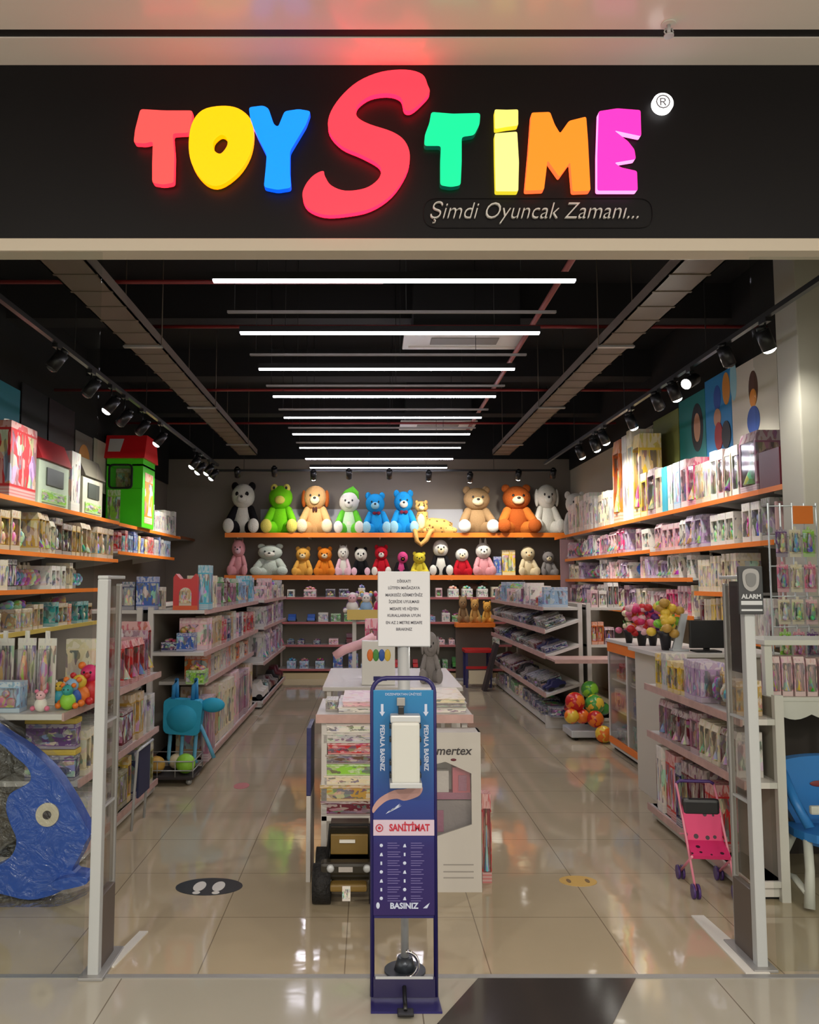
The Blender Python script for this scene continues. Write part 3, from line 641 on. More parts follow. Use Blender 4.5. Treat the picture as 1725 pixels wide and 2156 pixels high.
def protos():
    b = B(); b.box(-.5, .5, -.5, .5, 0, 1, .012); PR['toy_box'] = (b.mesh('toy_box', PKG), [])
    b = B(); b.box(-.5, .5, -.5, .5, 0, .93, .012); b.tube([(-.18, 0, .93), (-.15, 0, .985), (0, 0, 1), (.15, 0, .985), (.18, 0, .93)], .018, m=1, seg=6)
    PR['carry_box'] = (b.mesh('carry_box', [PKG, M['white']]), [])
    b = B(); b.box(-.5, .5, -.5, .5, 0, 1, .012); PR['plain_box'] = (b.mesh('plain_box', OBJCOL), []); b = B(); b.box(-.5, .5, -.5, .5, 0, .8, .01); b.box(-.51, .51, -.51, .51, .8, 1, .01); PR['flat_box'] = (b.mesh('flat_box', PKG_CALM), [])
    b = B(); b.box(-.5, .5, -.25, .5, 0, 1, .01); b.box(-.5, .5, -.5, -.25, 0, .14); b.box(-.5, .5, -.5, -.25, .8, 1); b.box(-.5, -.38, -.5, -.25, .14, .8); b.box(.38, .5, -.5, -.25, .14, .8)
    c = B(); c.ell((-.16, -.36, .36), (.17, .09, .2), seg=10); c.ell((.15, -.36, .32), (.18, .09, .16), seg=10); c.ell((-.02, -.36, .6), (.14, .09, .13), seg=10); c.box(-.3, .3, -.4, -.3, .16, .24)
    p = B(); p.box(-.38, .38, -.47, -.46, .14, .8)
    PR['window_box'] = (b.mesh('window_box', PKG_CALM), [('toy_inside', c.mesh('toy_inside', BITS), 'bits'), ('clear_window', p.mesh('clear_window', PANE), None)])
    b = B(); b.prism([(-.5, 0), (-.5, .12), (-.2, .12), (-.2, .84), (-.5, .84), (-.42, 1), (.5, 1), (.5, 0)], -.5, .5, 'yz'); b.box(-.5, -.42, -.5, -.2, .12, .84); b.box(.42, .5, -.5, -.2, .12, .84)
    c = B(); c.mi = 0; c.ell((0, -.34, .72), (.1, .1, .075), seg=10, m=1); c.ell((0, -.3, .74), (.14, .1, .1), seg=10, m=2); c.tube([(0, -.34, .64), (0, -.34, .5), (0, -.34, .42), (0, -.34, .14)], [.07, .09, .1, .3], m=0, seg=10); c.limb((-.1, -.34, .6), (-.2, -.36, .42), .035, .03, m=1, seg=6); c.limb((.1, -.34, .6), (.2, -.36, .42), .035, .03, m=1, seg=6)
    p = B(); p.box(-.42, .42, -.49, -.48, .12, .84)
    PR['doll_box'] = (b.mesh('doll_box', PKG_CALM), [('doll', c.mesh('doll', [BITS, mat('doll_skin', (224, 178, 150), .5), mat('doll_hair', (120, 80, 40), .5)]), 'bits'), ('clear_window', p.mesh('clear_window', PANE), None)])
    b = B(); o = [(-.5, 0), (.5, 0), (.5, .9), (.12, .9), (.12, 1), (-.12, 1), (-.12, .9), (-.5, .9)]; b.prism(o, .3, .36, 'xz')
    c = B(); c.ell((0, .05, .45), (.2, .22, .22), seg=10); c.ell((.0, .1, .24), (.28, .18, .1), seg=10); c.ell((0, .1, .66), (.12, .16, .09), seg=8)
    p = B(); p.box(-.36, .36, -.3, .29, .1, .76, .06)
    PR['blister_pack'] = (b.mesh('blister_pack', PKG), [('toy_inside', c.mesh('blister_toy', BITS), 'bits'), ('clear_blister', p.mesh('clear_blister', PANE), None)])
    b = B(); b.box(-.5, .5, -.5, .5, 0, 1, .03); PR['book'] = (b.mesh('book', PKG_CALM), [])
    b = B(); b.tube([(0, 0, 0), (0, 0, .04), (0, 0, .82)], [.42, .46, .5], seg=20); b.tube([(0, 0, .82), (0, 0, .86), (0, 0, .93), (0, 0, .95)], [.5, .52, .52, .45], m=1, seg=20)
    b.tube([(-.5, 0, .8), (-.4, -.2, .62), (0, -.5, .52), (.4, -.2, .62), (.5, 0, .8)], .015, m=1, seg=6)
    PR['tub'] = (b.mesh('tub', [PKG_CALM, M['white']]), [])
    b = B(); b.box(-.5, .5, -.5, .5, 0, .72, .03); b.tube([(-.5, 0, .72), (-.5, 0, 1)], .0, seg=4) if False else None
    c = B(); c.ell((-.2, 0, .8), (.22, .34, .15), seg=10); c.ell((.22, .05, .78), (.2, .3, .14), seg=10); c.ell((0, -.1, .9), (.16, .2, .1), seg=10)
    PR['toy_tray'] = (b.mesh('toy_tray', PKG), [('toys', c.mesh('tray_toys', BITS), 'bits')])
    # a toy vehicle on a card base
    b = B(); b.prism([(-.5, .18), (-.48, .5), (-.2, .58), (-.08, .95), (.28, .95), (.38, .6), (.5, .52), (.5, .18)], -.42, .42, 'yz')
    c = B(); [c.cyl((sx, sy, .18), .17, .1, 'x', seg=12) for sx in (-.5, .4) for sy in (-.28, .28)]
    PR['toy_car'] = (b.mesh('toy_car', OBJCOL), [('wheels', c.mesh('wheels', M['blackpl']), None)])
protos()
KW = {'toy_box': 'toy box', 'carry_box': 'handled toy box', 'window_box': 'window box', 'doll_box': 'doll box', 'blister_pack': 'toy pack', 'book': 'book', 'tub': 'toy tub', 'toy_tray': 'open toy tray', 'toy_car': 'toy car'}
CAT = {'flat_box': 'game box', 'plain_box': 'toy box', 'toy_box': 'toy box', 'carry_box': 'toy box', 'window_box': 'toy box', 'doll_box': 'doll box', 'blister_pack': 'toy pack', 'book': 'book', 'tub': 'tub', 'toy_tray': 'toy tray', 'toy_car': 'toy car'}
BITC = ['red', 'yellow', 'blue', 'pink', 'lime', 'white', 'orange', 'turquoise', 'purple', 'hot pink', 'green', 'cream']
def item(kind, loc, rotz, w, d, h, colour, label, group, pane=True, rot=None, bits=None):
    me, kids = PR[kind]
    o = bpy.data.objects.new(kind, me); C.objects.link(o)
    o.location = loc; o.rotation_euler = rot or (0, 0, rotz); o.scale = (w, d, h); o.color = cl(colour)
    tag(o, label, CAT[kind], group)
    for nm, m2, mode in kids:
        if mode is None and not pane and nm.startswith('clear'): continue
        k = bpy.data.objects.new(nm, m2); C.objects.link(k); k.parent = o
        k.color = cl(bits or random.choice(BITC))
    return o
def jit(c): return c
PAL = dict(
 birds=['tan', 'gold', 'cream', 'olive', 'tan', 'yellow', 'brown'], beige=['cream', 'tan', 'white', 'olive', 'pale grey', 'gold'],
 mix=['white', 'pale blue', 'red', 'cream', 'blue', 'lilac', 'pale grey', 'yellow', 'teal', 'mauve'], pinks=['pale pink', 'pink', 'pale pink', 'hot pink', 'white', 'lilac', 'mauve', 'cream', 'pale pink'],
 pinkwhite=['white', 'pale pink', 'cream', 'pale grey', 'pale pink', 'lilac'], whites=['white', 'cream', 'white', 'pale grey'], blues=['blue', 'pale blue', 'navy', 'turquoise', 'white', 'grey'],
 darks=['navy', 'black', 'maroon', 'grey', 'purple', 'mauve', 'brown'], dull=['pale grey', 'mauve', 'lilac', 'cream', 'grey', 'tan', 'pale blue'], cars=['navy', 'grey', 'red', 'black', 'white', 'maroon', 'blue', 'green'],
 warm=['orange', 'yellow', 'red', 'cream', 'pink', 'lime'])
ROWN = {}
def row(side, phrase, group, a0, a1, front, z, hr, wr, dr, kinds, pal, gap=(.006, .022), pane=False, tilt=0.0, wend='near end'):
    """side L: faces +x, R: faces -x, F: faces the entrance and runs in x"""
    a = a0; i = ROWN.get(phrase, 0); pals = PAL[pal] if isinstance(pal, str) else pal
    k = random.choice(kinds); run = 0; c = random.choice(pals)
    while True:
        if run <= 0:
            k = random.choice(kinds); c = random.choice(pals); run = random.randint(1, 3); w = random.uniform(*wr) * .8; h = random.uniform(*hr); d = random.uniform(*dr)
            if k == 'book': w = min(w, .05)
        run -= 1
        if a + w > a1: break
        m = a + w / 2; off = random.uniform(0.004, .03)
        lab = '%s %s, %s from %s of %s' % (c, KW[k], ORD(i), wend, phrase)
        if side == 'L': loc = (front - d / 2 - off, m, z); rz = PI / 2; rot = (0, tilt, 0) if tilt else None
        elif side == 'R': loc = (front + d / 2 + off, m, z); rz = -PI / 2; rot = (0, tilt, 0) if tilt else None
        else: loc = (m, front + d / 2 + off, z); rz = 0; rot = None
        if tilt:
            q = Euler((0, 0, rz)).to_matrix(); q = (Euler((0, -tilt if side == 'R' else tilt, 0)).to_matrix() @ q).to_euler()
            loc = (loc[0], loc[1], z + (d / 2 + off) * math.tan(tilt) + .006); rot = q
        item(k, loc, rz, w, d, h, c, lab, group, pane, rot)
        i += 1; a += w + random.uniform(*gap)
    ROWN[phrase] = i

# ---------------------------------------------------------------- shelves
def wall_shelf(label, xf, xw, y0, y1, z, strip=None, split=None, th=.022):
    t = thing('wall_shelf', label, 'shelf', ((xf + xw) / 2, y0, z)); s = 1 if xf > xw else -1; dx = abs(xf - xw) / 2
    L = y1 - y0
    B().box(-dx, dx, 0, L, -th, 0).obj('board', M['shelfw'], t)
    x = s * dx
    B().box(min(x, x + s * .012), max(x, x + s * .012), 0, L, -.036, .004).obj('edge_strip', strip or M['orange'], t)
    y = .25
    while y < L: B().prism([(-s * dx, -th), (s * dx * .8, -th), (s * dx * .8, -th - .02), (-s * dx, -th - .09)], y, y + .018, 'xz').obj('bracket', M['shelfw'], t); y += 1.05
    return t
def end_board(label, x0, x1, y, z0, z1, m, name='end_panel', cat='panel'):
    return tag(B().box(x0, x1, y, y + .025, z0, z1, .003).obj(name, m), label, cat)
LF = -3.05
wall_shelf('top orange-edged shelf on the left wall, near section', LF, -3.54, 5.6, 10.08, 2.32)
wall_shelf('top orange-edged shelf on the left wall, far section', LF, -3.54, 10.1, 13.4, 2.31)
wall_shelf('second orange-edged shelf on the left wall, near section', LF, -3.54, 5.6, 10.08, 1.862)
wall_shelf('second orange-edged shelf on the left wall, far section', LF, -3.54, 10.1, 13.0, 1.965)
wall_shelf('third orange-edged shelf on the left wall', LF, -3.54, 5.6, 9.4, 1.522)
wall_shelf('lowest yellow-edged shelf on the left wall', LF, -3.54, 5.6, 9.4, 1.16, mat('yellow_edge', (210, 180, 90), .4))
wall_shelf('thin brown-edged shelf in the far left corner', LF, -3.54, 13.42, 14.5, 2.33, mat('brown_edge', (120, 66, 34), .5))
RF = 3.05
wall_shelf('top orange-edged shelf on the right wall', RF, 3.54, 6.05, 13.6, 2.31)
wall_shelf('second orange-edged shelf on the right wall, near section', RF, 3.54, 6.25, 9.0, 1.91)
wall_shelf('second orange-edged shelf on the right wall, far section', RF, 3.54, 9.02, 12.9, 1.94)
wall_shelf('third orange-edged shelf on the right wall', RF, 3.54, 7.85, 12.9, 1.632)
wall_shelf('short orange-edged shelf behind the till monitor', RF, 3.54, 6.9, 7.8, 1.505)
wall_shelf('fourth orange-edged shelf on the right wall', RF, 3.54, 7.85, 12.9, 1.27)
wall_shelf('lowest orange-edged shelf behind the till monitor', RF, 3.54, 6.3, 7.8, 1.13)
for y, z0, z1, lb in ((6.22, 1.15, 2.2, 'pinkish upright end panel at the near end of the right wall shelves'), (12.95, 1.2, 2.25, 'pale pink end panel at the far end of the right wall shelves')):
    end_board(lb, 3.06 if y < 10 else 2.98, 3.22 if y < 10 else 3.2, y, z0, z1, mat('pale_pink_panel', (196, 158, 156), .5))

# goods on the left wall
def big(kind, px0, px1, pyt, zb, x, d, colour, label, group, w=None):
    """an item on the left/right wall seen between two picture columns"""
    ya = abs(x * FPX / (px0 - CX)); yb = abs(x * FPX / (px1 - CX)); y0, y1 = min(ya, yb), max(ya, yb)
    ztop = PX((px0 + px1) / 2, pyt, x).z; s = 1 if x > 0 else -1
    return item(kind, (x + s * d / 2, (y0 + y1) / 2, zb), -s * PI / 2, y1 - y0 - .02, d, ztop - zb, colour, label, group, True)
g = 'large boxes on the top left shelf'
big('carry_box', 14, 72, 880, 2.32, -3.07, .3, 'red', 'tall red toy box with orange patches at the near end of top left shelf', g)
def playhouse_box(px0, px1, pyt, x, d, label, wall, roof, near=False):
    ya = -x * FPX / (CX - px0); yb = -x * FPX / (CX - px1); L = yb - ya - .03; zt = PX((px0 + px1) / 2, pyt, x).z; H = zt - 2.32
    t = thing('playhouse', label, 'toy house', (x - d / 2, (ya + yb) / 2, 2.32), PI / 2, group='toy playhouses on the top left shelf')
    b = B(); b.box(-L / 2, L / 2, -d / 2, d / 2, 0, H * .66, .01)
    b.obj('walls', wall, t)
    B().prism([(-d / 2 - .03, H * .66), (d / 2 + .03, H * .66), (d / 2, H * .96), (-d / 2 + .06, H)], -L / 2 - .01, L / 2 + .01, 'yz').obj('roof', roof, t)
    B().box(-L * .28, L * .28, -d / 2 - .012, -d / 2 + .01, H * .3, H * .56, .004).obj('window', mat('playhouse_window', (70, 74, 70), .3), t)
    B().box(-L * .4, L * .4, -d / 2 - .010, -d / 2 + .01, H * .04, H * .22, .004).obj('front_picture', PKG, t).color = cl('lime')
    return t
pw = mat('pale_green_print', (186, 200, 176), .4, var=.25, bscale=5); rr = mat('red_roof', (178, 44, 52), .4)
playhouse_box(76, 142, 925, -3.07, .36, 'pale green playhouse box with a red roof, nearest on the top left shelf', pw, rr)
big('toy_box', 146, 166, 950, 2.32, -3.07, .3, 'white', 'narrow white box between two playhouses on the top left shelf', g)
playhouse_box(170, 214, 965, -3.07, .34, 'dull grey-roofed playhouse box beside the bright green playhouse', mat('pale_print', (196, 192, 170), .4, var=.2, bscale=6), mat('grey_roof', (110, 104, 92), .5))
# the bright green house stands out into the aisle and shows its side to the entrance
Y0 = 10.9; a = PY(222, 1092, Y0); bq = PY(303, 915, Y0); a.z = 2.311
t = thing('playhouse', 'bright green toy playhouse with a red roof and dark window', 'toy house', (0, 0, 0), group='toy playhouses on the top left shelf')
W_ = bq.x - a.x; cxm = (a.x + bq.x) / 2; H = bq.z - a.z; t.location = (cxm, Y0 + .3, a.z)
green = mat('vivid_green_plastic', (70, 214, 20), .35); redp = mat('vivid_red_plastic', (226, 34, 40), .35)
b = B(); b.box(-W_ / 2, W_ / 2, -.3, .3, 0, H * .42, .01); b.box(-W_ / 2, -W_ * .42, -.3, .3, H * .42, H * .68); b.box(W_ * .2, W_ / 2, -.3, .3, H * .42, H * .68); b.box(-W_ / 2, W_ / 2, -.3, .3, H * .66, H * .74); b.box(-W_ * .42, W_ * .2, .0, .3, H * .42, H * .66)
b.obj('walls', green, t)
b = B(); b.prism([(-.36, H * .74), (-.24, H), (.24, H), (.36, H * .74)], -W_ / 2 - .03, W_ / 2 + .03, 'yz'); rf = b.obj('roof', redp, t)
b = B(); b.quad([(-W_ * .46, -.34, H * .81), (-W_ * .12, -.34, H * .81), (-W_ * .06, -.262, H * .96), (-W_ * .46, -.262, H * .96)]); b.obj('roof_label', M['white'], rf)
B().box(-W_ * .42, W_ * .2, -.02, -.005, H * .42, H * .66).obj('window_picture', PKG, t).color = cl('tan')
B().tube([(x_, -.305, z_) for x_, z_ in round_corners([(-W_ * .42, H * .42), (W_ * .2, H * .42), (W_ * .2, H * .67), (-W_ * .42, H * .67)], .05)], .014, closed=True, seg=6).obj('window_frame', M['black'], t)
B().box(-W_ * .45, -W_ * .1, -.306, -.298, H * .03, H * .4).obj('side_picture', PKG, t).color = cl('lime')
B().box(W_ / 2, W_ / 2 + .004, -.2, .2, H * .05, H * .6).obj('edge_picture', PKG, t).color = cl('orange')
row('L', 'far top left shelf', 'boxes on the far top left shelf', 11.6, 13.3, LF, 2.311, (.28, .46), (.09, .2), (.2, .3), ['toy_box', 'window_box'], 'whites')
row('L', 'second left wall shelf', 'goods on the second left wall shelf', 5.7, 10.0, LF, 1.863, (.3, .38), (.1, .24), (.2, .3), ['window_box', 'blister_pack', 'doll_box'], 'birds')
row('L', 'far second left shelf', 'goods on the far second left shelf', 10.15, 12.9, LF, 1.966, (.2, .3), (.08, .2), (.2, .3), ['toy_box', 'window_box'], 'mix')
row('L', 'third left wall shelf', 'goods on the third left wall shelf', 5.7, 9.3, LF, 1.523, (.22, .29), (.09, .2), (.2, .3), ['window_box', 'toy_box', 'blister_pack'], ['black', 'white', 'cream', 'olive', 'tan', 'cream', 'pale grey'])
row('L', 'lowest left wall shelf', 'goods on the lowest left wall shelf', 5.7, 9.3, LF, 1.161, (.2, .3), (.08, .2), (.2, .3), ['blister_pack', 'window_box', 'toy_tray'], ['gold', 'yellow', 'cream', 'tan', 'teal', 'orange'])
# goods on the right wall
def bigr(kind, px0, px1, pyt, zb, d, colour, label, group, x=3.07, bits=None):
    y1, y0 = x * FPX / (px0 - CX), x * FPX / (px1 - CX); zt = PX((px0 + px1) / 2, pyt, x).z
    return item(kind, (x + d / 2, (y0 + y1) / 2, zb), -PI / 2, y1 - y0 - .015, d, zt - zb, colour, label, group, True, bits=bits)
g = 'boxes on the top right shelf'; tr = 'on the top right shelf'
z = 2.3105
for k_, p0, p1, py_, c_, lb in (
  ('plain_box', 1604, 1650, 944, 'maroon', 'wide maroon box at the near end, %s'), ('doll_box', 1563, 1600, 908, 'mauve', 'tall mauve doll box beside the maroon box, %s'),
  ('window_box', 1546, 1561, 935, 'white', 'slim white window box behind the tall mauve box, %s'), ('doll_box', 1530, 1545, 940, 'cream', 'cream doll box, third behind the mauve box, %s'),
  ('window_box', 1516, 1529, 944, 'pale pink', 'pale pink window box below the painted figures, %s'), ('window_box', 1500, 1515, 948, 'white', 'white window box below the blue poster, %s'),
  ('toy_box', 1484, 1499, 970, 'cream', 'low cream box below the blue poster, %s'), ('toy_box', 1468, 1483, 976, 'tan', 'tan box below the teal poster, %s'),
  ('doll_box', 1452, 1467, 962, 'hot pink', 'hot pink doll box below the teal poster, %s'), ('window_box', 1437, 1451, 966, 'pale pink', 'pale pink box below the teal poster, %s'),
  ('toy_box', 1421, 1436, 972, 'pale blue', 'pale blue box %s'), ('toy_box', 1409, 1420, 978, 'white', 'white box between pale blue and turquoise boxes, %s'),
  ('plain_box', 1397, 1408, 982, 'turquoise', 'bright turquoise box %s'), ('window_box', 1383, 1396, 985, 'cream', 'cream window box behind the turquoise box, %s'),
  ('doll_box', 1366, 1382, 985, 'mauve', 'dusty mauve doll box %s'), ('window_box', 1352, 1365, 995, 'yellow', 'yellow window box behind the mauve doll box, %s'),
  ('doll_box', 1337, 1351, 912, 'yellow', 'very tall yellow and brown box %s'), ('toy_box', 1325, 1336, 902, 'cream', 'very tall cream box %s'), ('toy_box', 1314, 1324, 915, 'white', 'tall white box behind the very tall cream box, %s'),
  ('doll_box', 1294, 1308, 925, 'orange', 'tall bright orange box %s')):
    bigr(k_, p0, p1, py_, z, .26, c_, lb % tr, g)
row('R', 'far part of top right shelf', 'white boxes on the far top right shelf', 10.4, 12.8, RF, 2.311, (.4, .55), (.06, .14), (.22, .3), ['toy_box', 'window_box'], 'whites')
row('R', 'near second right wall shelf', 'goods on the near second right shelf', 6.35, 8.95, RF, 1.911, (.26, .36), (.08, .2), (.2, .3), ['doll_box', 'window_box', 'blister_pack'], ['pale pink', 'pink', 'grey', 'yellow', 'pale pink', 'cream', 'lilac', 'white'])
row('R', 'far second right wall shelf', 'goods on the far second right shelf', 9.1, 12.8, RF, 1.941, (.2, .32), (.06, .16), (.2, .3), ['doll_box', 'window_box', 'blister_pack'], 'pinks')
row('R', 'third right wall shelf', 'goods on the third right wall shelf', 7.9, 12.8, RF, 1.633, (.18, .26), (.06, .16), (.2, .3), ['doll_box', 'window_box', 'toy_box', 'blister_pack'], 'pinkwhite')
row('R', 'short shelf behind the till', 'goods on the short shelf behind the till', 6.95, 7.75, RF, 1.506, (.28, .36), (.05, .1), (.2, .3), ['toy_box', 'window_box'], ['cream', 'white', 'pale pink', 'cream'])
row('R', 'fourth right wall shelf', 'goods on the fourth right wall shelf', 7.9, 12.8, RF, 1.271, (.2, .3), (.06, .18), (.2, .3), ['doll_box', 'window_box', 'toy_box'], 'pinks')
row('R', 'lowest shelf behind the till', 'books and boxes behind the till', 6.35, 7.75, RF, 1.131, (.28, .34), (.03, .06), (.2, .28), ['book', 'toy_box'], ['tan', 'cream', 'white', 'maroon', 'brown', 'yellow'])

# posters high on the right wall
def poster(y0, y1, z0, z1, base, label):
    t = thing('wall_poster', label, 'poster', (3.5, (y0 + y1) / 2, z0), -PI / 2, group='large posters high on the right wall')
    w = (y1 - y0) / 2; h = z1 - z0
    B().box(-w, w, -.012, 0, 0, h, .003).obj('panel', base, t)
    return t, w, h
def blob(t, cx_, cz, rx, rz, m, name, lb=None, k=0):
    b = B(); b.prism([(cx_ + rx * math.cos(a_), cz + rz * math.sin(a_)) for a_ in [j * PI / 12 for j in range(24)]], -.014 - k * .001, -.011, 'xz'); return b.obj(name, m, t, label=lb)
def Yr(px, x=3.5): return x * FPX / (px - CX)
hair = mat('print_brown_hair', (84, 48, 28), .5); skinp = mat('print_skin', (196, 140, 110), .5); dkp = mat('print_dark', (28, 24, 34), .5); rdp = mat('print_red', (170, 34, 40), .5); blp = mat('print_blue', (44, 80, 160), .5); org = mat('print_orange', (214, 140, 50), .5)
def figure(p0, p1, z0, z1, base, label, blobs):
    t, w, h = poster(Yr(p0), Yr(p1), z0, z1, base, label); m_ = (Yr(p0) + Yr(p1)) / 2
    for k, (px, py, wp, hp, m, nm) in enumerate(blobs):
        v = PX(px, py, 3.49); blob(t, m_ - v.y, v.z - z0, v.y * v.y / (3.49 * FPX) * wp / 2, v.y / FPX * hp / 2, m, nm, k=k)
figure(1655, 1555, 2.5, 3.62, mat('print_white', (206, 200, 186), .5), 'white wall poster with a brown-haired figure in blue, nearest the column',
       [(1587, 818, 20, 78, hair, 'printed_hair'), (1587, 838, 15, 40, org, 'printed_face'), (1588, 885, 27, 62, blp, 'printed_dress')])
figure(1554, 1498, 2.5, 3.66, mat('print_sky_blue', (40, 130, 190), .5, var=.3, bscale=2), 'bright blue wall poster with two standing figures',
       [(1545, 800, 14, 90, mat('print_pale_sky', (150, 200, 214), .5), 'printed_cloud'), (1511, 838, 15, 55, blp, 'printed_hair'), (1530, 818, 16, 70, org, 'printed_hair'), (1512, 880, 15, 40, skinp, 'printed_face'), (1515, 918, 17, 60, rdp, 'printed_clothes'), (1531, 915, 19, 60, dkp, 'printed_clothes')])
figure(1497, 1441, 2.5, 3.6, mat('print_teal', (24, 122, 122), .5), 'teal wall poster with a long-haired face',
       [(1469, 900, 25, 104, dkp, 'printed_hair'), (1469, 900, 14, 62, skinp, 'printed_face')])
poster(Yr(1439), Yr(1385), 2.5, 3.55, mat('print_green', (126, 132, 72), .5, var=.15, bscale=2), 'olive green wall poster')
poster(Yr(1383), Yr(1340), 2.5, 3.5, mat('print_pale_green', (160, 160, 130), .5), 'plain pale green wall poster')
# dark panels and posters on the upper left wall
def lposter(px0, px1, zlo, zhi, m, label, kind=0):
    x = -3.5; y0, y1 = -x * FPX / (CX - px0), -x * FPX / (CX - px1)
    t = thing('wall_poster', label, 'poster', (x, (y0 + y1) / 2, zlo), PI / 2, group='panels high on the left wall'); w = (y1 - y0) / 2
    B().box(-w + .01, w - .01, -.012, 0, 0, zhi - zlo, .003).obj('panel', m, t); return t, w
lposter(-30, 30, 2.4, 3.5, mat('print_turquoise', (40, 140, 160), .5), 'turquoise poster at the left edge of the photo')
lposter(32, 90, 2.4, 3.6, mat('print_black', (24, 22, 24), .4), 'black panel high on the left wall, beside the turquoise poster')
lposter(92, 148, 2.4, 3.6, mat('print_dark_maroon', (46, 30, 34), .4), 'dark brownish panel high on the left wall')
t, w = lposter(150, 188, 2.45, 3.4, mat('print_grey', (120, 112, 104), .5), 'grey poster with an orange figure high on the left wall'); blob(t, 0, .62, .2, .2, org, 'printed_figure')
lposter(190, 248, 2.75, 3.42, mat('print_plain', (176, 170, 150), .5), 'plain pale board high on the left wall above the playhouses')
# tall boxed goods hanging above the top left shelf

# ---------------------------------------------------------------- floor-standing shelving
def gondola(name, label, xs, xf, y0, y1, levels, th=.03, post=True, back=True, ztop=None, base_h=.10, strip=None, cat='shelving'):
    """runs front to back; xs is the spine, xf the front edge; levels: (z, depth, y0, y1) or z"""
    t = thing(name, label, cat, ((xs + xf) / 2, y0, 0)); o = Vector(((xs + xf) / 2, y0, 0)); s = 1 if xf > xs else -1
    zt = ztop or max(l if not hasattr(l, '__len__') else l[0] for l in levels)
    def bx(a, b): return (min(a, b) - o.x, max(a, b) - o.x)
    L = y1 - y0
    B().box(*bx(xs, xf - s * .02), .02, L, .02, base_h).obj('base', M['shelfw'], t)
    B().box(*bx(xs, xf - s * .05), .05, L, 0, .02).obj('plinth', M['black'], t)
    if back: B().box(*bx(xs, xs + s * .02), .03, L, base_h, zt).obj('back_panel', M['slat'], t)
    if post:
        for y in (0, L - .03): B().box(*bx(xs - s * .01, xs + s * .035), y - (.004 if y == 0 else 0), y + .03, 0, zt + .02).obj('upright_post', M['shelfw'], t)
    for l in levels:
        z, d, a, b = (l if hasattr(l, '__len__') else (l, abs(xf - xs), 0, L))
        x1 = xs + s * d
        sh = B().box(*bx(xs, x1), a, b, z - th, z, .002).obj('shelf', M['shelfw'], t)
        B().box(*bx(x1, x1 + s * .012), a, b, z - th - .006, z + .006).obj('price_strip', strip or M['pinkstrip'], sh)
    return t
# left, nearest: A
gondola('display_shelving', 'white display shelving nearest the entrance on the left, behind the blue fish', -2.08, -1.61, 4.43, 6.48,
        [(.10, .46, .25, 2.05), (.492, .46, .3, 2.05), (.905, .47, 0, 2.05)], ztop=.95)
gA = bpy.data.objects['display_shelving']; ox = (-2.08 - 1.61) / 2
B().box(-2.62 - ox, -2.081 - ox, 0, .6, .875, .905, .002).obj('end_shelf', M['shelfw'], gA); B().box(-2.62 - ox, -2.081 - ox, .6, .62, .0, .87).obj('shade_panel', M['dark'], gA)  # dark panel added below the end shelf, its colour stands for the shade there
B().box(-2.62 - ox, -2.58 - ox, .3, .34, .0, .87).obj('leg', M['shelfw'], gA)
# left middle B: double sided
gondola('display_shelving', 'white shelving in the middle left, its aisle side holding tall boxes', -1.87, -1.40, 7.12, 10.5, [.10, (.72, .42, .3, 3.38), 1.0, 1.355], ztop=1.36)
gondola('display_shelving', 'white shelving in the middle left, the side turned to the left wall', -1.94, -2.36, 7.12, 10.5, [.10, .62, 1.0, 1.355], ztop=1.36)
# left far C
gondola('display_shelving', 'low white shelving at the far left of the shop with a shoe rack below', -1.8, -1.33, 10.6, 13.3, [.10, .58, 1.02, 1.36], ztop=1.37)
# right middle M with slanted trays
gm_ = gondola('display_shelving', 'white shelving in the middle right with slanted trays of toy cars', 2.36, 1.95, 9.3, 13.2, [(1.31, .42, 0, 3.9)], ztop=1.34)
TILT = .32
for z, y in ((1.06, 0), (.79, 0), (.37, 0)):
    dx = .38; o_ = B(); x1 = 1.93 - 2.155
    o_.prism([(x1, z), (x1 + dx, z + dx * math.tan(TILT)), (x1 + dx, z + dx * math.tan(TILT) - .03), (x1, z - .03)], -.12, 3.85, 'xz'); sh = o_.obj('slanted_tray', M['shelfw'], gm_)
    B().box(x1 - .012, x1, -.12, 3.85, z - .035, z + .02).obj('price_strip', M['pinkstrip'], sh)
gondola('display_shelving', 'white shelving in the middle right, the side turned to the right wall', 2.43, 2.83, 9.3, 13.2, [.10, .9, 1.31], ztop=1.34)
B().box(-.14, .16, -.03, 0, .0, .14).obj('end_plate', M['shelfw'], gm_, (-.08, -.02, 0))
# right near G
gondola('display_shelving', 'white display shelving on the right, in front of the till counter', 2.1, 1.90, 4.3, 5.78, [.10, (.585, .19, 0, 1.48), (.90, .20, 0, 1.48)], ztop=1.0)
# back low units
def back_unit(label, x0, x1, yf, levels, zt):
    t = thing('display_shelving', label, 'shelving', ((x0 + x1) / 2, yf, 0)); w = (x1 - x0) / 2; D = .5
    B().box(-w, w, D - .02, D, .1, zt).obj('back_panel', M['slat'], t)
    B().box(-w, w, .02, D, 0, .1).obj('base', mat('cream_base', (206, 190, 146), .5), t)
    for sx in (-w, w - .03): B().box(sx, sx + .03, .44, D - .021, .1, zt).obj('upright_post', M['shelfw'], t)
    for z in levels:
        sh = B().box(-w, w, 0, D - .02, z - .025, z).obj('shelf', M['shelfw'], t)
        B().box(-w, w, -.012, 0, z - .03, z + .006).obj('price_strip', mat('reddish_strip', (170, 96, 96), .5), sh)
back_unit('low shelving against the back wall, left of the notice', -1.5, .05, 13.8, [.165, .557, .93, 1.334], 1.35)
back_unit('low shelving against the back wall, right of the notice', .35, 2.35, 13.8, [.165, .557, .93, 1.334], 1.35)

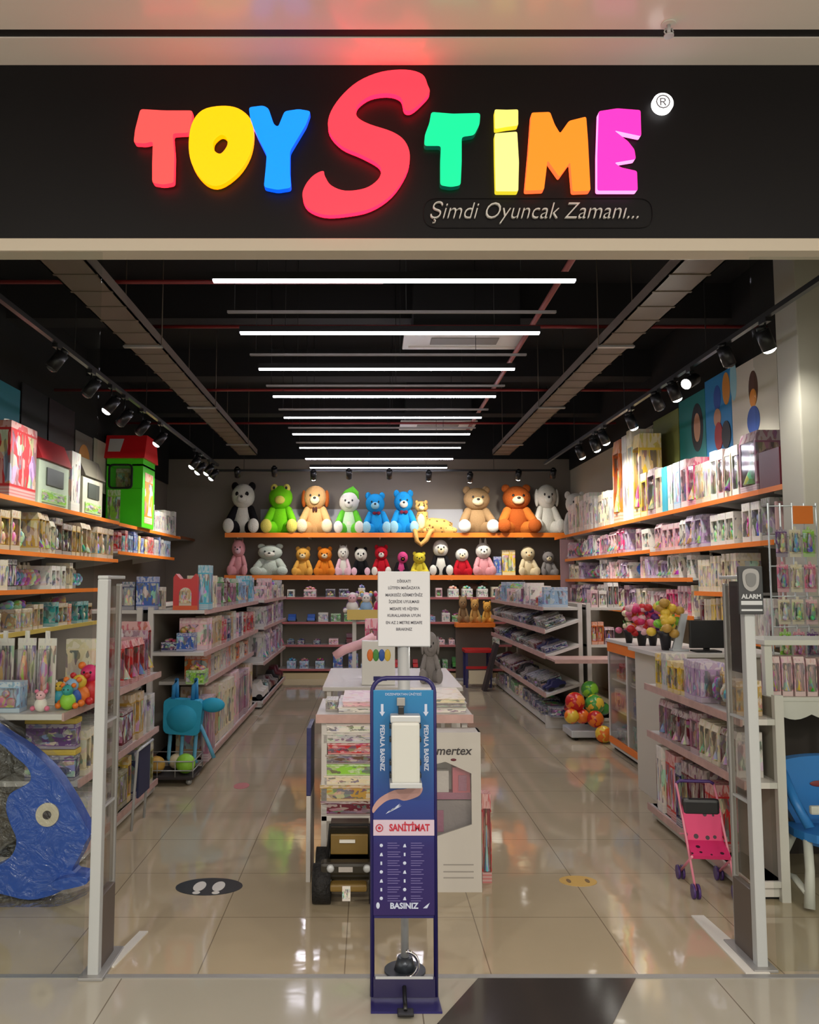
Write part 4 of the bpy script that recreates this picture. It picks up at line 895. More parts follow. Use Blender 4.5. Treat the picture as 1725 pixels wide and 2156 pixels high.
# goods on A
row('L', 'bottom shelf behind the fish', 'goods on the near left shelving', 5.0, 6.4, -1.61, .1, (.22, .34), (.1, .2), (.2, .3), ['toy_box', 'window_box', 'carry_box'], ['cream', 'olive', 'pale grey', 'yellow', 'navy', 'white'], pane=True)
row('L', 'middle shelf behind the fish', 'goods on the near left shelving', 4.85, 6.4, -1.61, .493, (.2, .33), (.1, .2), (.2, .3), ['toy_box', 'window_box', 'carry_box'], ['tan', 'cream', 'gold', 'maroon', 'pale grey', 'cream'], pane=True)
row('L', 'upper near left shelf', 'goods on the near left shelving', 5.15, 6.4, -1.61, .906, (.26, .4), (.08, .18), (.18, .26), ['window_box', 'blister_pack', 'doll_box'], 'mix', pane=True)
row('F', 'near left end shelf', 'boxes on the end of near left shelving', -2.38, -1.72, 4.62, .906, (.3, .44), (.09, .17), (.14, .2), ['window_box', 'toy_box', 'blister_pack'], ['blue', 'pale blue', 'white', 'navy', 'cream', 'maroon'], pane=True, wend='left')
item('toy_box', (-2.12, 4.55, .906), 0, .17, .1, .40, 'blue', 'blue picture box at the left edge of the near left shelf', 'boxes on the end of near left shelving', bits='cream')
item('window_box', (-1.93, 4.53, .906), 0, .15, .1, .16, 'pale blue', 'low pale blue box in front of near left shelf', 'boxes on the end of near left shelving')
# yellow-banded box stack between the shelves
for k, (zz, hh, c_, lb) in enumerate(((.493, .17, 'gold', 'lower yellow-edged blue box in the stack behind the fish'), (.665, .17, 'cream', 'upper yellow-edged blue box in the stack behind the fish'))):
    t = thing('lidded_toy_box', lb, 'toy box', (-1.78, 4.82 - .0, zz), group='yellow-edged boxes behind the fish')
    B().box(-.14, .14, -.09, .0, 0, hh - .03, .006).obj('body', PKG, t).color = cl('navy' if k == 0 else 'purple')
    B().box(-.145, .145, -.095, .003, hh - .03, hh, .006).obj('lid', mat('yellow_lid', (204, 176, 76), .4), t)
# soft rattle toys on the near left shelf
def rattle(x, y, z, cols, label, s=1.0, group='soft baby toys on the near left shelf'):
    t = thing('baby_toy', label, 'baby toy', (x, y, z), group=group, scale=s)
    B().ell((0, 0, .055), (.05, .045, .055)).obj('body', mat('toy_' + cols[0], (180, 180, 180)), t)
    B().ell((0, -.01, .125), .036).obj('head', mat('toy_' + cols[1], (180, 180, 180)), t)
    for sx in (-1, 1): B().ell((sx * .035, 0, .155), .016, seg=10).obj('ear', mat('toy_' + cols[2], (1, 1, 1)), t)
    for sx in (-1, 1): B().ell((sx * .055, -.02, .03), .02, seg=10).obj('foot', mat('toy_' + cols[2], (1, 1, 1)), t)
    for sx in (-1, 1): B().ell((sx * .013, -.042, .132), .005, seg=8).obj('eye', M['blackpl'], t)
for n_, v_ in COL.items(): mat('toy_' + n_, v_, .45, bump=.15, bscale=40)
for (px, py, cols, s_) in ((127, 1452, ('turquoise', 'yellow', 'white'), .8), (143, 1478, ('lime', 'teal', 'orange'), .85), (152, 1470, ('blue', 'pale blue', 'orange'), 1.0), (168, 1462, ('orange', 'yellow', 'red'), 1.1), (190, 1452, ('red', 'hot pink', 'orange'), 1.4), (86, 1487, ('white', 'pale pink', 'pink'), .7)):
    y_ = 4.5 + (1487 - py) * .008
    v = PY(px, py, y_); rattle(v.x, y_, .906, cols, '%s and %s baby toy with %s ears on near left shelf' % cols, s_)
v = PY(112, 1310, 5.6)
# goods on B
row('L', 'floor-level shelf in middle left', 'tall boxes at floor level in the middle left', 7.25, 10.4, -1.40, .101, (.42, .56), (.1, .26), (.2, .3), ['toy_box', 'window_box', 'carry_box'], ['pale pink', 'pale grey', 'white', 'mauve', 'cream', 'lilac', 'tan'])
row('L', 'second shelf in middle left', 'goods on the middle left shelving', 7.6, 10.4, -1.45, .721, (.16, .24), (.06, .16), (.18, .26), ['toy_box', 'window_box', 'book'], ['cream', 'pale grey', 'orange', 'white', 'yellow', 'pale pink'])
row('L', 'third shelf in middle left', 'goods on the middle left shelving', 7.35, 10.4, -1.40, 1.001, (.2, .29), (.05, .14), (.18, .26), ['toy_box', 'window_box', 'book'], ['pale grey', 'red', 'white', 'mauve', 'navy', 'pale pink', 'tan'])
row('L', 'top of middle left shelving', 'goods on top of the middle left shelving', 7.7, 10.4, -1.42, 1.356, (.18, .34), (.05, .13), (.15, .24), ['toy_box', 'window_box', 'doll_box'], ['turquoise', 'pale blue', 'maroon', 'cream', 'white', 'turquoise', 'green', 'mauve'])
row('L', 'floor-level shelf in far left', 'goods on the far left shelving', 10.7, 13.2, -1.33, .101, (.12, .22), (.14, .28), (.2, .26), ['toy_car', 'toy_box'], ['black', 'maroon', 'white', 'grey'])
row('L', 'second shelf in far left', 'goods on the far left shelving', 10.7, 13.2, -1.33, .581, (.3, .4), (.08, .18), (.2, .26), ['window_box', 'doll_box'], ['lilac', 'pale pink', 'mauve', 'pale grey'])
row('L', 'third shelf in far left', 'goods on the far left shelving', 10.7, 13.2, -1.33, 1.021, (.24, .3), (.08, .18), (.2, .26), ['toy_box', 'window_box'], ['pale grey', 'cream', 'lilac', 'purple', 'mauve'])
row('L', 'top of far left shelving', 'goods on top of the far left shelving', 10.7, 13.2, -1.33, 1.361, (.14, .28), (.06, .16), (.16, .24), ['toy_box', 'window_box', 'toy_tray'], ['cream', 'white', 'pale grey', 'maroon', 'pale pink'])
g = 'goods on the end of the middle left shelving'
def fitem(kind, px0, px1, pyt, Y, z, d, c, label, group=g, pane=True, bits=None):
    a_ = PY(px0, 1200, Y); b_ = PY(px1, pyt, Y)
    return item(kind, ((a_.x + b_.x) / 2, Y + d / 2, z), 0, b_.x - a_.x, d, max(.04, b_.z - z), c, label, group, pane, bits=bits)
fitem('toy_box', 288, 327, 1214, 7.16, 1.356, .16, 'blue', 'blue box with white patches beside the red arched toy box')
fitem('window_box', 258, 284, 1225, 7.16, 1.356, .16, 'navy', 'dark navy window box left of the blue box')
fitem('doll_box', 330, 342, 1236, 7.3, 1.356, .14, 'cream', 'slim cream box between blue and red boxes')
fitem('toy_box', 417, 440, 1190, 7.2, 1.356, .2, 'turquoise', 'tall turquoise box right of the red arched toy box')
t = thing('arched_toy_set', 'red toy box with an arched window and horns on middle left shelving', 'toy box', (PY(390, 1280, 7.14).x, 7.14, 1.356))
w = .105; h = PY(390, 1208, 7.14).z - 1.356
b = B(); b.prism([(-w, 0), (w, 0), (w, h * .9), (w * .8, h), (w * .45, h * .86), (-w * .45, h * .86), (-w * .8, h), (-w, h * .9)], 0, .14, 'xz'); b.obj('body', mat('shiny_red', (196, 28, 30), .3), t)
b = B(); arch = [(-w * .5, h * .12), (w * .5, h * .12), (w * .5, h * .45)] + [(w * .5 * math.cos(a_), h * .45 + w * .5 * math.sin(a_)) for a_ in [PI * k / 8 for k in range(1, 8)]] + [(-w * .5, h * .45)]
b.prism(arch, -.006, .002, 'xz'); b.obj('arched_window', PKG, t).color = cl('tan')
B().box(-w, w, -.003, .0, .0, h * .12).obj('lower_band', mat('orange_band', (206, 84, 34), .4), t)
for k, (px0, px1, zz, c_) in enumerate(((342, 372, 1.001, 'navy'), (374, 408, 1.001, 'blue'))): fitem('toy_tray', px0, px1, 1345 if k == 0 else 1318, 7.2, zz, .2, c_, '%s tray of small toys on the third middle left shelf' % ('low navy' if k == 0 else 'bright blue'), bits='hot pink' if k == 0 else 'yellow')
fitem('window_box', 250, 300, 1310, 7.2, 1.001, .2, 'tan', 'brown and tan window box behind the left security gate')
fitem('toy_tray', 395, 430, 1400, 7.2, .62 + .1, .2, 'lime', 'lime green toy tray on the second middle left shelf')
# hanging and leaning things at the end of B
def stroller(name, label, cat, loc, seatm, framem, wheelm, s=1.0, rz=0.0, dots=None, hood=False):
    t = thing(name, label, cat, loc, rz, scale=s)
    b = B(); b.tube([(0, .1, .46), (0, .02, .28), (0, -.13, .22)], 0.0001, seg=4) if False else None
    # sling seat: back and seat as one thick cloth
    prof = [(.11, .50), (.03, .27), (-.12, .22), (-.13, .245), (.01, .30), (.08, .51)]
    b.prism(prof, -.12, .12, 'yz'); b.obj('seat_cloth', seatm, t)
    for sx in (-.125, .125):
        B().tube([(sx, .20, .62), (sx, .15, .56), (sx, -.20, .05)], .008, seg=8).obj('frame_tube', framem, t)
        B().tube([(sx, -.14, .24), (sx, .16, .05)], .008, seg=8).obj('frame_tube', framem, t)
        for y in (-.2, .16):
            b = B(); b.cyl((sx - .022, y, .045), .045, .014, 'x', seg=16); b.cyl((sx + .008, y, .045), .045, .014, 'x', seg=16); b.obj('wheel', wheelm, t)
    B().tube([(-.125, .15, .3), (.125, .15, .3)], .006, seg=8).obj('cross_bar', framem, t)
    b = B(); b.tube([(-.125, .20, .62), (-.1, .21, .635), (.1, .21, .635), (.125, .20, .62)], .011, seg=8); b.obj('handle', wheelm, t)
    return t
aq = mat('aqua_cloth', (28, 150, 184), .7, var=.15, bscale=10)
t = thing('toy_bag', 'turquoise plush carrier bag with long straps, at end of middle left shelving', 'toy', (-1.50, 6.92, .37), group=None)
b = B(); b.prism(round_corners([(-.17, .0), (.12, -.02), (.15, .26), (-.17, .28)], .05), -.06, .06, 'xz'); b.ell((-.02, 0, .12), (.16, .1, .14)); b.obj('body', aq, t)
b = B(); b.ell((.22, 0, .22), (.1, .05, .06)); b.obj('side_flap', aq, t)
for sx in (-.1, .06): B().tube([(sx, -.03, .26), (sx + .01, -.05, .38), (sx + .02, 0, .43), (sx + .02, .04, .26)], .016, seg=8).obj('strap', mat('aqua_strap', (44, 130, 186), .6), t)
for sx in (-.12, -.02, .09): B().tube([(sx, 0, .03), (sx - .01, -.02, -.2), (sx + .01, -.03, -.24)], .016, seg=8).obj('leg', mat('pale_aqua', (90, 160, 190), .6), t)
B().tube([(.12, 0, .06), (.2, -.02, -.1), (.24, -.02, -.2)], .016, seg=8).obj('leg', mat('pale_aqua', (90, 160, 190)), t)
def bundle(label, loc, m, rs, name='toy_ball', cat='ball', group=None): return tag(B().ell((0, 0, 0), rs).obj(name, m, None, loc), label, cat, group)
# a wire floor basket with balls and toys at the end of B
t = thing('floor_basket', 'dark wire basket of coloured toys on the floor at the middle left', 'basket', (-1.66, 6.86, 0))
B().box(-.28, .28, -.2, .18, .05, .075, .005).obj('tray', M['dark'], t)
b = B(); [b.tube([(-.28, y, z), (.28, y, z)], .005, seg=6) for y in (-.2, .18) for z in (.12, .19)]; [b.tube([(x, -.2, z), (x, .18, z)], .005, seg=6) for x in (-.28, .28) for z in (.12, .19)]; [b.tube([(x, y, .07), (x, y, .19)], .004, seg=6) for x in (-.28, -.14, 0, .14, .28) for y in (-.2, .18)]
b.obj('wire_rail', M['grey'], t)
for x in (-.24, .24):
    for y in (-.15, .14): B().ell((x, y, .025), .025, seg=10).obj('caster', M['grey'], t)
for k, (x, y, z, r, c_) in enumerate(((-.2, -.1, .145, .068, 'orange'), (-.03, -.1, .145, .068, 'gold'), (.2, -.1, .155, .078, 'lime'), (.09, .06, .14, .062, 'cream'), (-.12, .07, .14, .062, 'brown'))):
    bundle('%s toy ball in the floor basket at middle left' % c_, (-1.66 + x, 6.86 + y, z), mat('toy_' + c_, COL[c_]), r, group='balls in the left floor basket')
t = thing('toy_backpack', 'red and orange soft backpack beside the turquoise carrier bag', 'bag', (-1.93, 6.98, .42)); b = B(); b.ell((0, 0, .1), (.1, .07, .14)); b.obj('body', mat('red_cloth', (170, 44, 34), .7, var=.2, bscale=14), t)
B().ell((-.01, -.06, .05), (.07, .03, .055)).obj('pocket', mat('toy_orange', (1, 1, 1)), t); B().tube([(-.03, 0, .23), (0, .15, .28), (.03, 0, .23)], .008).obj('handle', M['blackpl'], t)
t = thing('toy_cape', 'dark purple cloth hanging at the end of the left shelving', 'cloth', (-1.96, 6.55, .78))
b = B(); b.prism(smooth_outline([(-.06, .17), (.0, .19), (.05, .12), (.12, -.02), (.1, -.06), (.03, -.03), (-.04, -.13), (-.09, -.12), (-.07, .02)]), -.02, .02, 'xz'); b.obj('cloth', mat('purple_cloth', (52, 34, 104), .6, bump=.3, bscale=12), t)
B().tube([(-.0, 0, .19), (0, -.09, .24)], .006).obj('hook', M['grey'], t)
# fold-up navy chair at the end of A
t = thing('folding_chair', 'small folding chair with a navy cloth back by the left shelving', 'chair', (-1.50, 5.5, 0))
for y in (0, .3): B().tube([(-.03, y, 0), (.0, y, .5), (.02, y, .52)], .009, seg=8).obj('frame_tube', M['lgrey'], t)
B().tube([(.02, 0, .52), (.02, .3, .52)], .009, seg=8).obj('top_bar', M['lgrey'], t)
B().box(-.006, .008, .01, .29, .2, .5, .003).obj('cloth_back', mat('navy_cloth', (24, 30, 64), .7), t)
tag(B().box(-.03, .03, -.15, .15, .0, .52, .004).obj('upright_toy_box', PKG_CALM, None, (-1.37, 7.22, .101)), 'tall purple box standing at the end of the middle left shelving', 'toy box').color = cl('mauve')

# goods on back units and M
for z, pal, hr, ph in ((.166, ['red', 'blue', 'white', 'green', 'pale blue'], (.1, .26), 'lowest'), (.558, ['maroon', 'white', 'pale pink', 'navy'], (.08, .2), 'second'), (.931, ['pale grey', 'green', 'blue', 'tan'], (.08, .24), 'third'), (1.335, ['navy', 'pale pink', 'cream', 'white', 'red'], (.1, .22), 'top')):
    row('F', '%s back shelf, left unit' % ph, 'toys on the back shelving', -1.35, .0, 13.8, z, hr, (.12, .26), (.16, .3), ['toy_tray', 'toy_car', 'toy_box'] if z < 1 else ['toy_tray', 'window_box', 'toy_box'], pal, gap=(.03, .2), wend='left')
    row('F', '%s back shelf, right unit' % ph, 'toys on the back shelving', .42, 2.2, 13.8, z, hr, (.1, .24), (.16, .3), ['toy_tray', 'toy_car', 'toy_box'] if z < 1 else ['toy_tray', 'window_box', 'toy_box'], pal, gap=(.02, .12), wend='left')
for z, ph in ((1.06, 'upper slanted tray'), (.79, 'middle slanted tray'), (.37, 'lower slanted tray')):
    row('R', ph, 'toy cars on the slanted trays', 9.25, 13.1, 1.93, z, (.06, .11), (.1, .16), (.22, .28), ['toy_car', 'toy_box', 'toy_box'], ['navy', 'black', 'grey', 'maroon', 'black', 'navy', 'brown'], gap=(.015, .04), tilt=TILT)
row('R', 'floor-level tray in middle right', 'goods at floor level in the middle right', 9.4, 13.1, 1.95, .101, (.1, .2), (.14, .24), (.25, .34), ['toy_tray', 'toy_box'], ['navy', 'pale blue', 'cream', 'mauve', 'tan', 'green'])
row('R', 'top of middle right shelving', 'goods on top of the middle right shelving', 9.4, 13.1, 1.95, 1.311, (.1, .3), (.08, .18), (.2, .3), ['window_box', 'toy_box', 'doll_box', 'toy_tray'], ['white', 'pale grey', 'mauve', 'pale pink', 'tan', 'pale blue', 'red'])
item('toy_box', (2.08, 9.18, .14), 0, .24, .16, .1, 'navy', 'flat navy box on the end plate of the slanted tray shelving', 'goods at floor level in the middle right')
row('F', 'end of middle right shelving top', 'goods on the end of the middle right shelving', 2.48, 2.80, 9.32, 1.311, (.15, .28), (.06, .14), (.15, .2), ['window_box', 'doll_box'], ['white', 'pale grey', 'pale pink', 'hot pink'], wend='left')
row('F', 'second shelf end, middle right', 'goods on the end of the middle right shelving', 2.48, 2.80, 9.32, .901, (.18, .3), (.06, .14), (.15, .2), ['window_box', 'doll_box'], ['mauve', 'purple', 'red', 'orange'], wend='left')

# table with red edge right of M and the ball basket
es = B().box(1.92 - 2.155, 2.62 - 2.155, -.62, -.13, .765, .79, .004).obj('end_shelf', M['pinkstrip'], gm_); B().box(1.92 - 2.155, 2.62 - 2.155, -.632, -.62, .755, .795).obj('price_strip', M['pinkstrip'], es)
t = thing('ball_basket', 'floor basket heaped with colourful balls at the end of slanted trays', 'basket', (2.3, 8.72, 0))
B().box(-.26, .24, -.2, .2, .03, .1, .01).obj('tray', M['lgrey'], t)
for x in (-.2, .18):
    for y in (-.14, .14): B().cyl((x, y, 0), .02, .03, seg=10).obj('caster', M['black'], t)
swirl = {}
def ball_mat(c1, c2):
    k = (c1, c2)
    if k not in swirl:
        m = bpy.data.materials.new('swirled_ball'); m.use_nodes = True; nt = m.node_tree; tc = nt.nodes.new('ShaderNodeTexCoord'); no = nt.nodes.new('ShaderNodeTexNoise'); no.inputs['Scale'].default_value = 9
        nt.links.new(tc.outputs['Object'], no.inputs['Vector']); nt.links.new(mix_node(nt, math_node(nt, 'GREATER_THAN', no.outputs['Fac'], None, vb=.5), cl(c1), cl(c2)), nt.nodes['Principled BSDF'].inputs['Base Color'])
        nt.nodes['Principled BSDF'].inputs['Roughness'].default_value = .25; swirl[k] = m
    return swirl[k]
for k, (px, py, r, c1, c2, Y) in enumerate(((1211, 1478, .10, 'red', 'orange', 8.62), (1242, 1452, .09, 'green', 'lime', 8.8), (1252, 1483, .10, 'green', 'yellow', 8.66), (1270, 1492, .07, 'navy', 'green', 8.8),
        (1204, 1508, .075, 'orange', 'yellow', 8.56), (1226, 1508, .075, 'red', 'orange', 8.6), (1254, 1514, .085, 'red', 'orange', 8.54), (1271, 1522, .085, 'yellow', 'orange', 8.42), (1200, 1490, .06, 'maroon', 'red', 8.8))):
    v = PY(px, py, Y); bundle('%s and %s ball, %s of the basket at the slanted trays' % (c1, c2, ('upper left', 'top', 'right middle', 'far right', 'lower left', 'lower middle', 'lower right', 'outermost right', 'behind left')[k]), (v.x, Y, r if k == 7 else max(v.z, .1 + r)), ball_mat(c1, c2), r, group='balls heaped at the middle right')

# ---------------------------------------------------------------- till counter
t = thing('display_cabinet', 'white cabinet with orange trim and glass-fronted shelves on the right', 'cabinet', (2.32, 6.98, 0)); D = .5; L = 1.16
B().box(0, D, 0, L, .04, .1).obj('base', M['shelfw'], t); B().box(.04, D, .04, L, 0, .04).obj('plinth', M['black'], t)
B().box(-.01, 0, 0, L, .07, .13).obj('lower_orange_trim', M['orange'], t); B().box(-.01, 0, 0, L, .93, 1.02).obj('upper_orange_trim', M['orange'], t)
B().box(-.02, D, -.01, L + .01, 1.02, 1.05, .004).obj('top', M['shelfw'], t); B().box(D - .02, D, 0, L, .1, 1.02).obj('back_panel', M['offwhite'], t)
for y in (0, .56, L - .04): B().box(-.006, D - .02, y, y + .04, .1, .93 if y else .93).obj('upright', M['shelfw'], t)
for z in (.38, .66): B().box(.02, D - .02, .04, L - .04, z, z + .015).obj('shelf', M['shelfw'], t)
for y in (.04, .60): B().box(-.003, .001, y, y + .52 if y < .5 else L - .04, .13, .93).obj('glass_door', PANE, t)
row('R', 'lowest shelf inside the glass cabinet', 'toys inside the glass cabinet', 7.05, 8.05, 2.34, .101, (.14, .24), (.1, .2), (.16, .24), ['toy_tray', 'toy_box'], ['pale blue', 'white', 'teal', 'grey'])
row('R', 'middle shelf inside the glass cabinet', 'toys inside the glass cabinet', 7.05, 8.05, 2.34, .396, (.14, .22), (.1, .2), (.16, .24), ['toy_tray', 'toy_box'], ['white', 'cream', 'blue', 'maroon'])
row('R', 'top shelf inside the glass cabinet', 'toys inside the glass cabinet', 7.05, 8.05, 2.34, .676, (.12, .2), (.1, .2), (.16, .24), ['toy_tray', 'window_box'], ['maroon', 'red', 'grey', 'orange'])
t = thing('till_counter', 'white till counter with an orange front panel, below the monitor', 'counter', (2.1, 5.95, 0))
B().box(-.05, .85, 0, .7, 1.06, 1.09, .004).obj('counter_top', M['shelfw'], t); B().box(0, .82, .04, .68, .0, 1.06).obj('cabinet_body', M['offwhite'], t)
B().box(-.0, .22, .02, .04, .97, 1.05).obj('orange_panel', M['orange'], t)
cz = 1.09
t = thing('monitor', 'black flat monitor seen from behind on the till counter', 'monitor', (PY(1492, 1350, 6.05).x, 6.05, cz)); a_ = PY(1455, 1353, 6.05); b_ = PY(1530, 1306, 6.05); hw = (b_.x - a_.x) / 2
B().box(-hw, hw, 0, .03, .03, b_.z - cz, .006).obj('screen_housing', mat('monitor_black', (12, 12, 13), .4), t); B().box(-.02, .02, .03, .05, .0, .12).obj('stand_neck', M['black'], t); B().box(-.09, .09, -.02, .12, 0, .012, .003).obj('stand_foot', M['black'], t)
t = thing('desk_lamp', 'pale grey slanted sign arm beside the monitor', 'sign', (PY(1428, 1350, 6.2).x, 6.2, cz)); B().box(-.06, .06, -.06, .06, 0, .015, .003).obj('foot', M['lgrey'], t)
t.name = 'counter_sign'
B().prism([(-.045, .015), (.02, .015), (.075, .27), (.03, .27)], -.012, .012, 'xz').obj('panel', M['lgrey'], t)
# bouquets and sweets on the counter
def bouquet(x, y, z, cols, label, n=26, s=1.0, stemm='green'):
    t = thing('toy_bouquet', label, 'bouquet', (x, y, z)); t.scale = (s,) * 3
    rs = random.Random(int(x * 1000))
    b = B(); b.tube([(0, 0, 0), (0, 0, .1), (0, 0, .14)], [.03, .045, .06], seg=14); b.obj('pot', mat('toy_' + 'black', (1, 1, 1)), t)
    b = B(); [b.tube([(0, 0, .12), (rs.uniform(-.07, .07), rs.uniform(-.05, .05), rs.uniform(.18, .3))], .004, seg=5) for _ in range(8)]; b.obj('stems', mat('toy_' + stemm, (1, 1, 1)), t)
    for k in range(n):
        a = rs.uniform(0, 2 * PI); r = rs.uniform(0, .12); h = rs.uniform(.12, .36)
        B().ell((r * math.cos(a), r * .7 * math.sin(a), h), (.038, .038, .034), seg=10).obj('bloom', mat('toy_' + rs.choice(cols), (1, 1, 1)), t)
for px, Y, cols, lb, s_ in ((1402, 6.25, ['yellow', 'gold', 'lime', 'yellow'], 'yellow and green toy bouquet on the till counter, left of the monitor', 1.0), (1352, 7.1, ['hot pink', 'pink', 'red', 'pale pink'], 'pink and red toy bouquet on the glass cabinet', .95), (1325, 7.5, ['orange', 'red', 'cream', 'pink'], 'orange and red toy bouquet at the far end of the glass cabinet', .85), (1375, 7.2, ['purple', 'pink', 'hot pink'], 'purple toy bouquet between the pink and yellow bouquets', .9)):
    bouquet(PY(px, 1350, Y).x, Y, cz if Y < 6.7 else 1.05, cols, lb, s=s_)
# goods on G
g = 'goods on the near right shelving'
row('R', 'top shelf of near right shelving', g, 4.4, 5.72, 1.90, .901, (.16, .24), (.05, .12), (.12, .15), ['window_box', 'toy_box', 'blister_pack'], ['lilac', 'pale grey', 'yellow', 'olive', 'tan', 'gold'], pane=True)
row('R', 'middle shelf of near right shelving', g, 4.4, 5.72, 1.90, .586, (.2, .27), (.07, .16), (.12, .15), ['window_box', 'doll_box', 'toy_box'], ['cream', 'maroon', 'pale grey', 'mauve', 'purple', 'brown', 'mauve'], pane=True)
row('R', 'bottom shelf of near right shelving', g, 4.75, 5.75, 1.90, .101, (.3, .42), (.06, .16), (.12, .15), ['window_box', 'toy_box', 'doll_box'], ['navy', 'white', 'purple', 'red', 'white', 'maroon'], pane=True)
dots = bpy.data.materials.new('pink_dotted_cloth'); dots.use_nodes = True; nt = dots.node_tree; tc = nt.nodes.new('ShaderNodeTexCoord'); vo = nt.nodes.new('ShaderNodeTexVoronoi'); vo.inputs['Scale'].default_value = 16; vo.inputs['Randomness'].default_value = .35
nt.links.new(tc.outputs['Object'], vo.inputs['Vector']); nt.links.new(mix_node(nt, math_node(nt, 'LESS_THAN', vo.outputs['Distance'], None, vb=.26), cl('hot pink'), rgb(50, 14, 34)), nt.nodes['Principled BSDF'].inputs['Base Color'])
st_ = stroller('doll_stroller', 'toy doll stroller with a pink dotted seat and purple wheels', 'toy stroller', (1.77, 4.5, 0), dots, mat('pink_tube', (214, 130, 150), .4), mat('purple_plastic', (66, 40, 104), .4), s=.8, rz=-.1)
B().box(-.12, .12, .06, .12, .44, .55, .02).obj('back_cover', M['blackpl'], st_)

# white ornate shelf unit near right
t = thing('ornate_shelf_unit', 'white shelf unit with a scalloped apron behind the right gate', 'shelf', (2.68, 4.75, 0)); w = .42
for x in (-w, -.02, w):
    B().box(x - .022, x + .022, .0, .045, 0, 1.24, .005).obj('post', M['white'], t)
B().box(-w - .03, w + .03, -.02, .34, 1.24, 1.27, .005).obj('top', M['white'], t)
B().box(-w, w, .0, .34, .925, .95, .004).obj('shelf', M['white'], t)
sc = [(-w, .925), (w, .925), (w, .80)] + [(w - .04 - k * (2 * w - .08) / 24, .855 - .03 * abs(math.sin(k * PI / 6))) for k in range(25)] + [(-w, .80)]
B().prism(sc, .0, .018, 'xz').obj('scalloped_apron', M['white'], t)
B().box(-w, w, .0, .03, .46, .49, .004).obj('rail', M['white'], t); B().box(-w, w, .30, .34, .0, .92).obj('dark_back', mat('brown_back', (58, 50, 46), .7), t)
row('F', 'white ornate shelf', 'pink doll boxes on the ornate shelf', 2.28, 2.76, 4.76, .951, (.2, .26), (.05, .08), (.1, .14), ['doll_box'], ['pale pink', 'pink', 'pale pink', 'lilac'], pane=True, wend='left')
item('toy_box', (2.88, 4.86, .951), 0, .18, .12, .24, 'blue', 'blue box at the right end of the ornate shelf', 'goods on the ornate shelf')
row('F', 'top of white ornate shelf', 'goods on top of the ornate shelf', 2.72, 3.05, 4.76, 1.271, (.06, .1), (.06, .1), (.1, .14), ['toy_tray'], ['orange', 'cream'], wend='left')
# grid rack with hanging packs left of the column
t = thing('grid_rack', 'grey grid rack of hanging toy packs left of the white column', 'rack', (2.82, 5.52, 0))
b = B(); [b.tube([(x, 0, .02), (x, 0, 2.12)], .006, seg=6) for x in (-.16, -.08, 0, .08, .16)]; [b.tube([(-.16, 0, z), (.16, 0, z)], .005, seg=6) for z in [.1 + .2 * k for k in range(11)]]; b.obj('grid', M['lgrey'], t)
B().box(-.18, .18, -.12, .12, 0, .02).obj('foot', M['lgrey'], t)
for k, z in enumerate((1.98,)): B().box(-.0, .13, -.02, -.008, z, z + .12, .002).obj('orange_card', M['orange'], t)
k = 0
for z, h in ((1.76, .2), (1.53, .2), (1.32, .18), (1.1, .19)):
    for x, c_ in ((2.72, 'mauve'), (2.81, 'purple'), (2.90, 'pale pink')):
        c_ = random.choice(['mauve', 'purple', 'pale pink', 'pink', 'tan', 'red', 'cream', 'lime'])
        item('blister_pack', (x, 5.455, z), 0, .075, .07, h, c_, '%s pack, row %s from top, %s on the grid rack' % (c_, ('one', 'two', 'three', 'four')[k // 3], ('left', 'middle', 'right')[k % 3]), 'packs hanging on the grid rack'); k += 1

# ---------------------------------------------------------------- blue high chair
t = thing('high_chair', 'blue plastic high chair seat with a white bar and white legs', 'high chair', (2.38, 4.36, 0)); t.scale = (1, 1, .8)
bl = mat('chair_blue', (44, 122, 196), .35); wl = mat('chair_white', (200, 200, 192), .4)
b = B(); o = smooth_outline([(-.2, .95 - .0), (-.24, .88), (-.22, .72), (-.15, .55), (-.12, .44), (.0, .39), (.14, .44), (.18, .56), (.23, .74), (.24, .88), (.2, .95), (.0, .98)], 4)
b.prism([(x, z - .12) for x, z in o], .1, .16, 'xz'); b.obj('backrest', bl, t)
b = B(); b.prism(smooth_outline([(-.16, -.12), (.16, -.12), (.18, .12), (-.18, .12)]), .38, .43, 'xy'); b.obj('seat', bl, t)
for sx in (-1, 1): B().tube([(sx * .21, .12, .78), (sx * .2, .0, .6), (sx * .17, -.08, .46)], .025, seg=10).obj('side_arm', bl, t)
B().box(-.17, .22, -.1, -.07, .545, .6, .012).obj('front_bar', wl, t)
b = B(); b.ell((-.02, .098, .68), (.05, .004, .02)); b.obj('badge', mat('badge_red', (130, 50, 50)), t)
for sx in (-1, 1):
    for y in (-.12, .14):
        B().tube([(sx * .17, y * .4, .42), (sx * .2, y, .22), (sx * .24, y * 1.5, .02)], [.022, .022, .026], seg=10).obj('leg', wl, t)
    B().tube([(sx * .235, -.15, .1), (sx * .22, .0, .13), (sx * .235, .18, .1)], .018, seg=8).obj('leg_brace', wl, t)

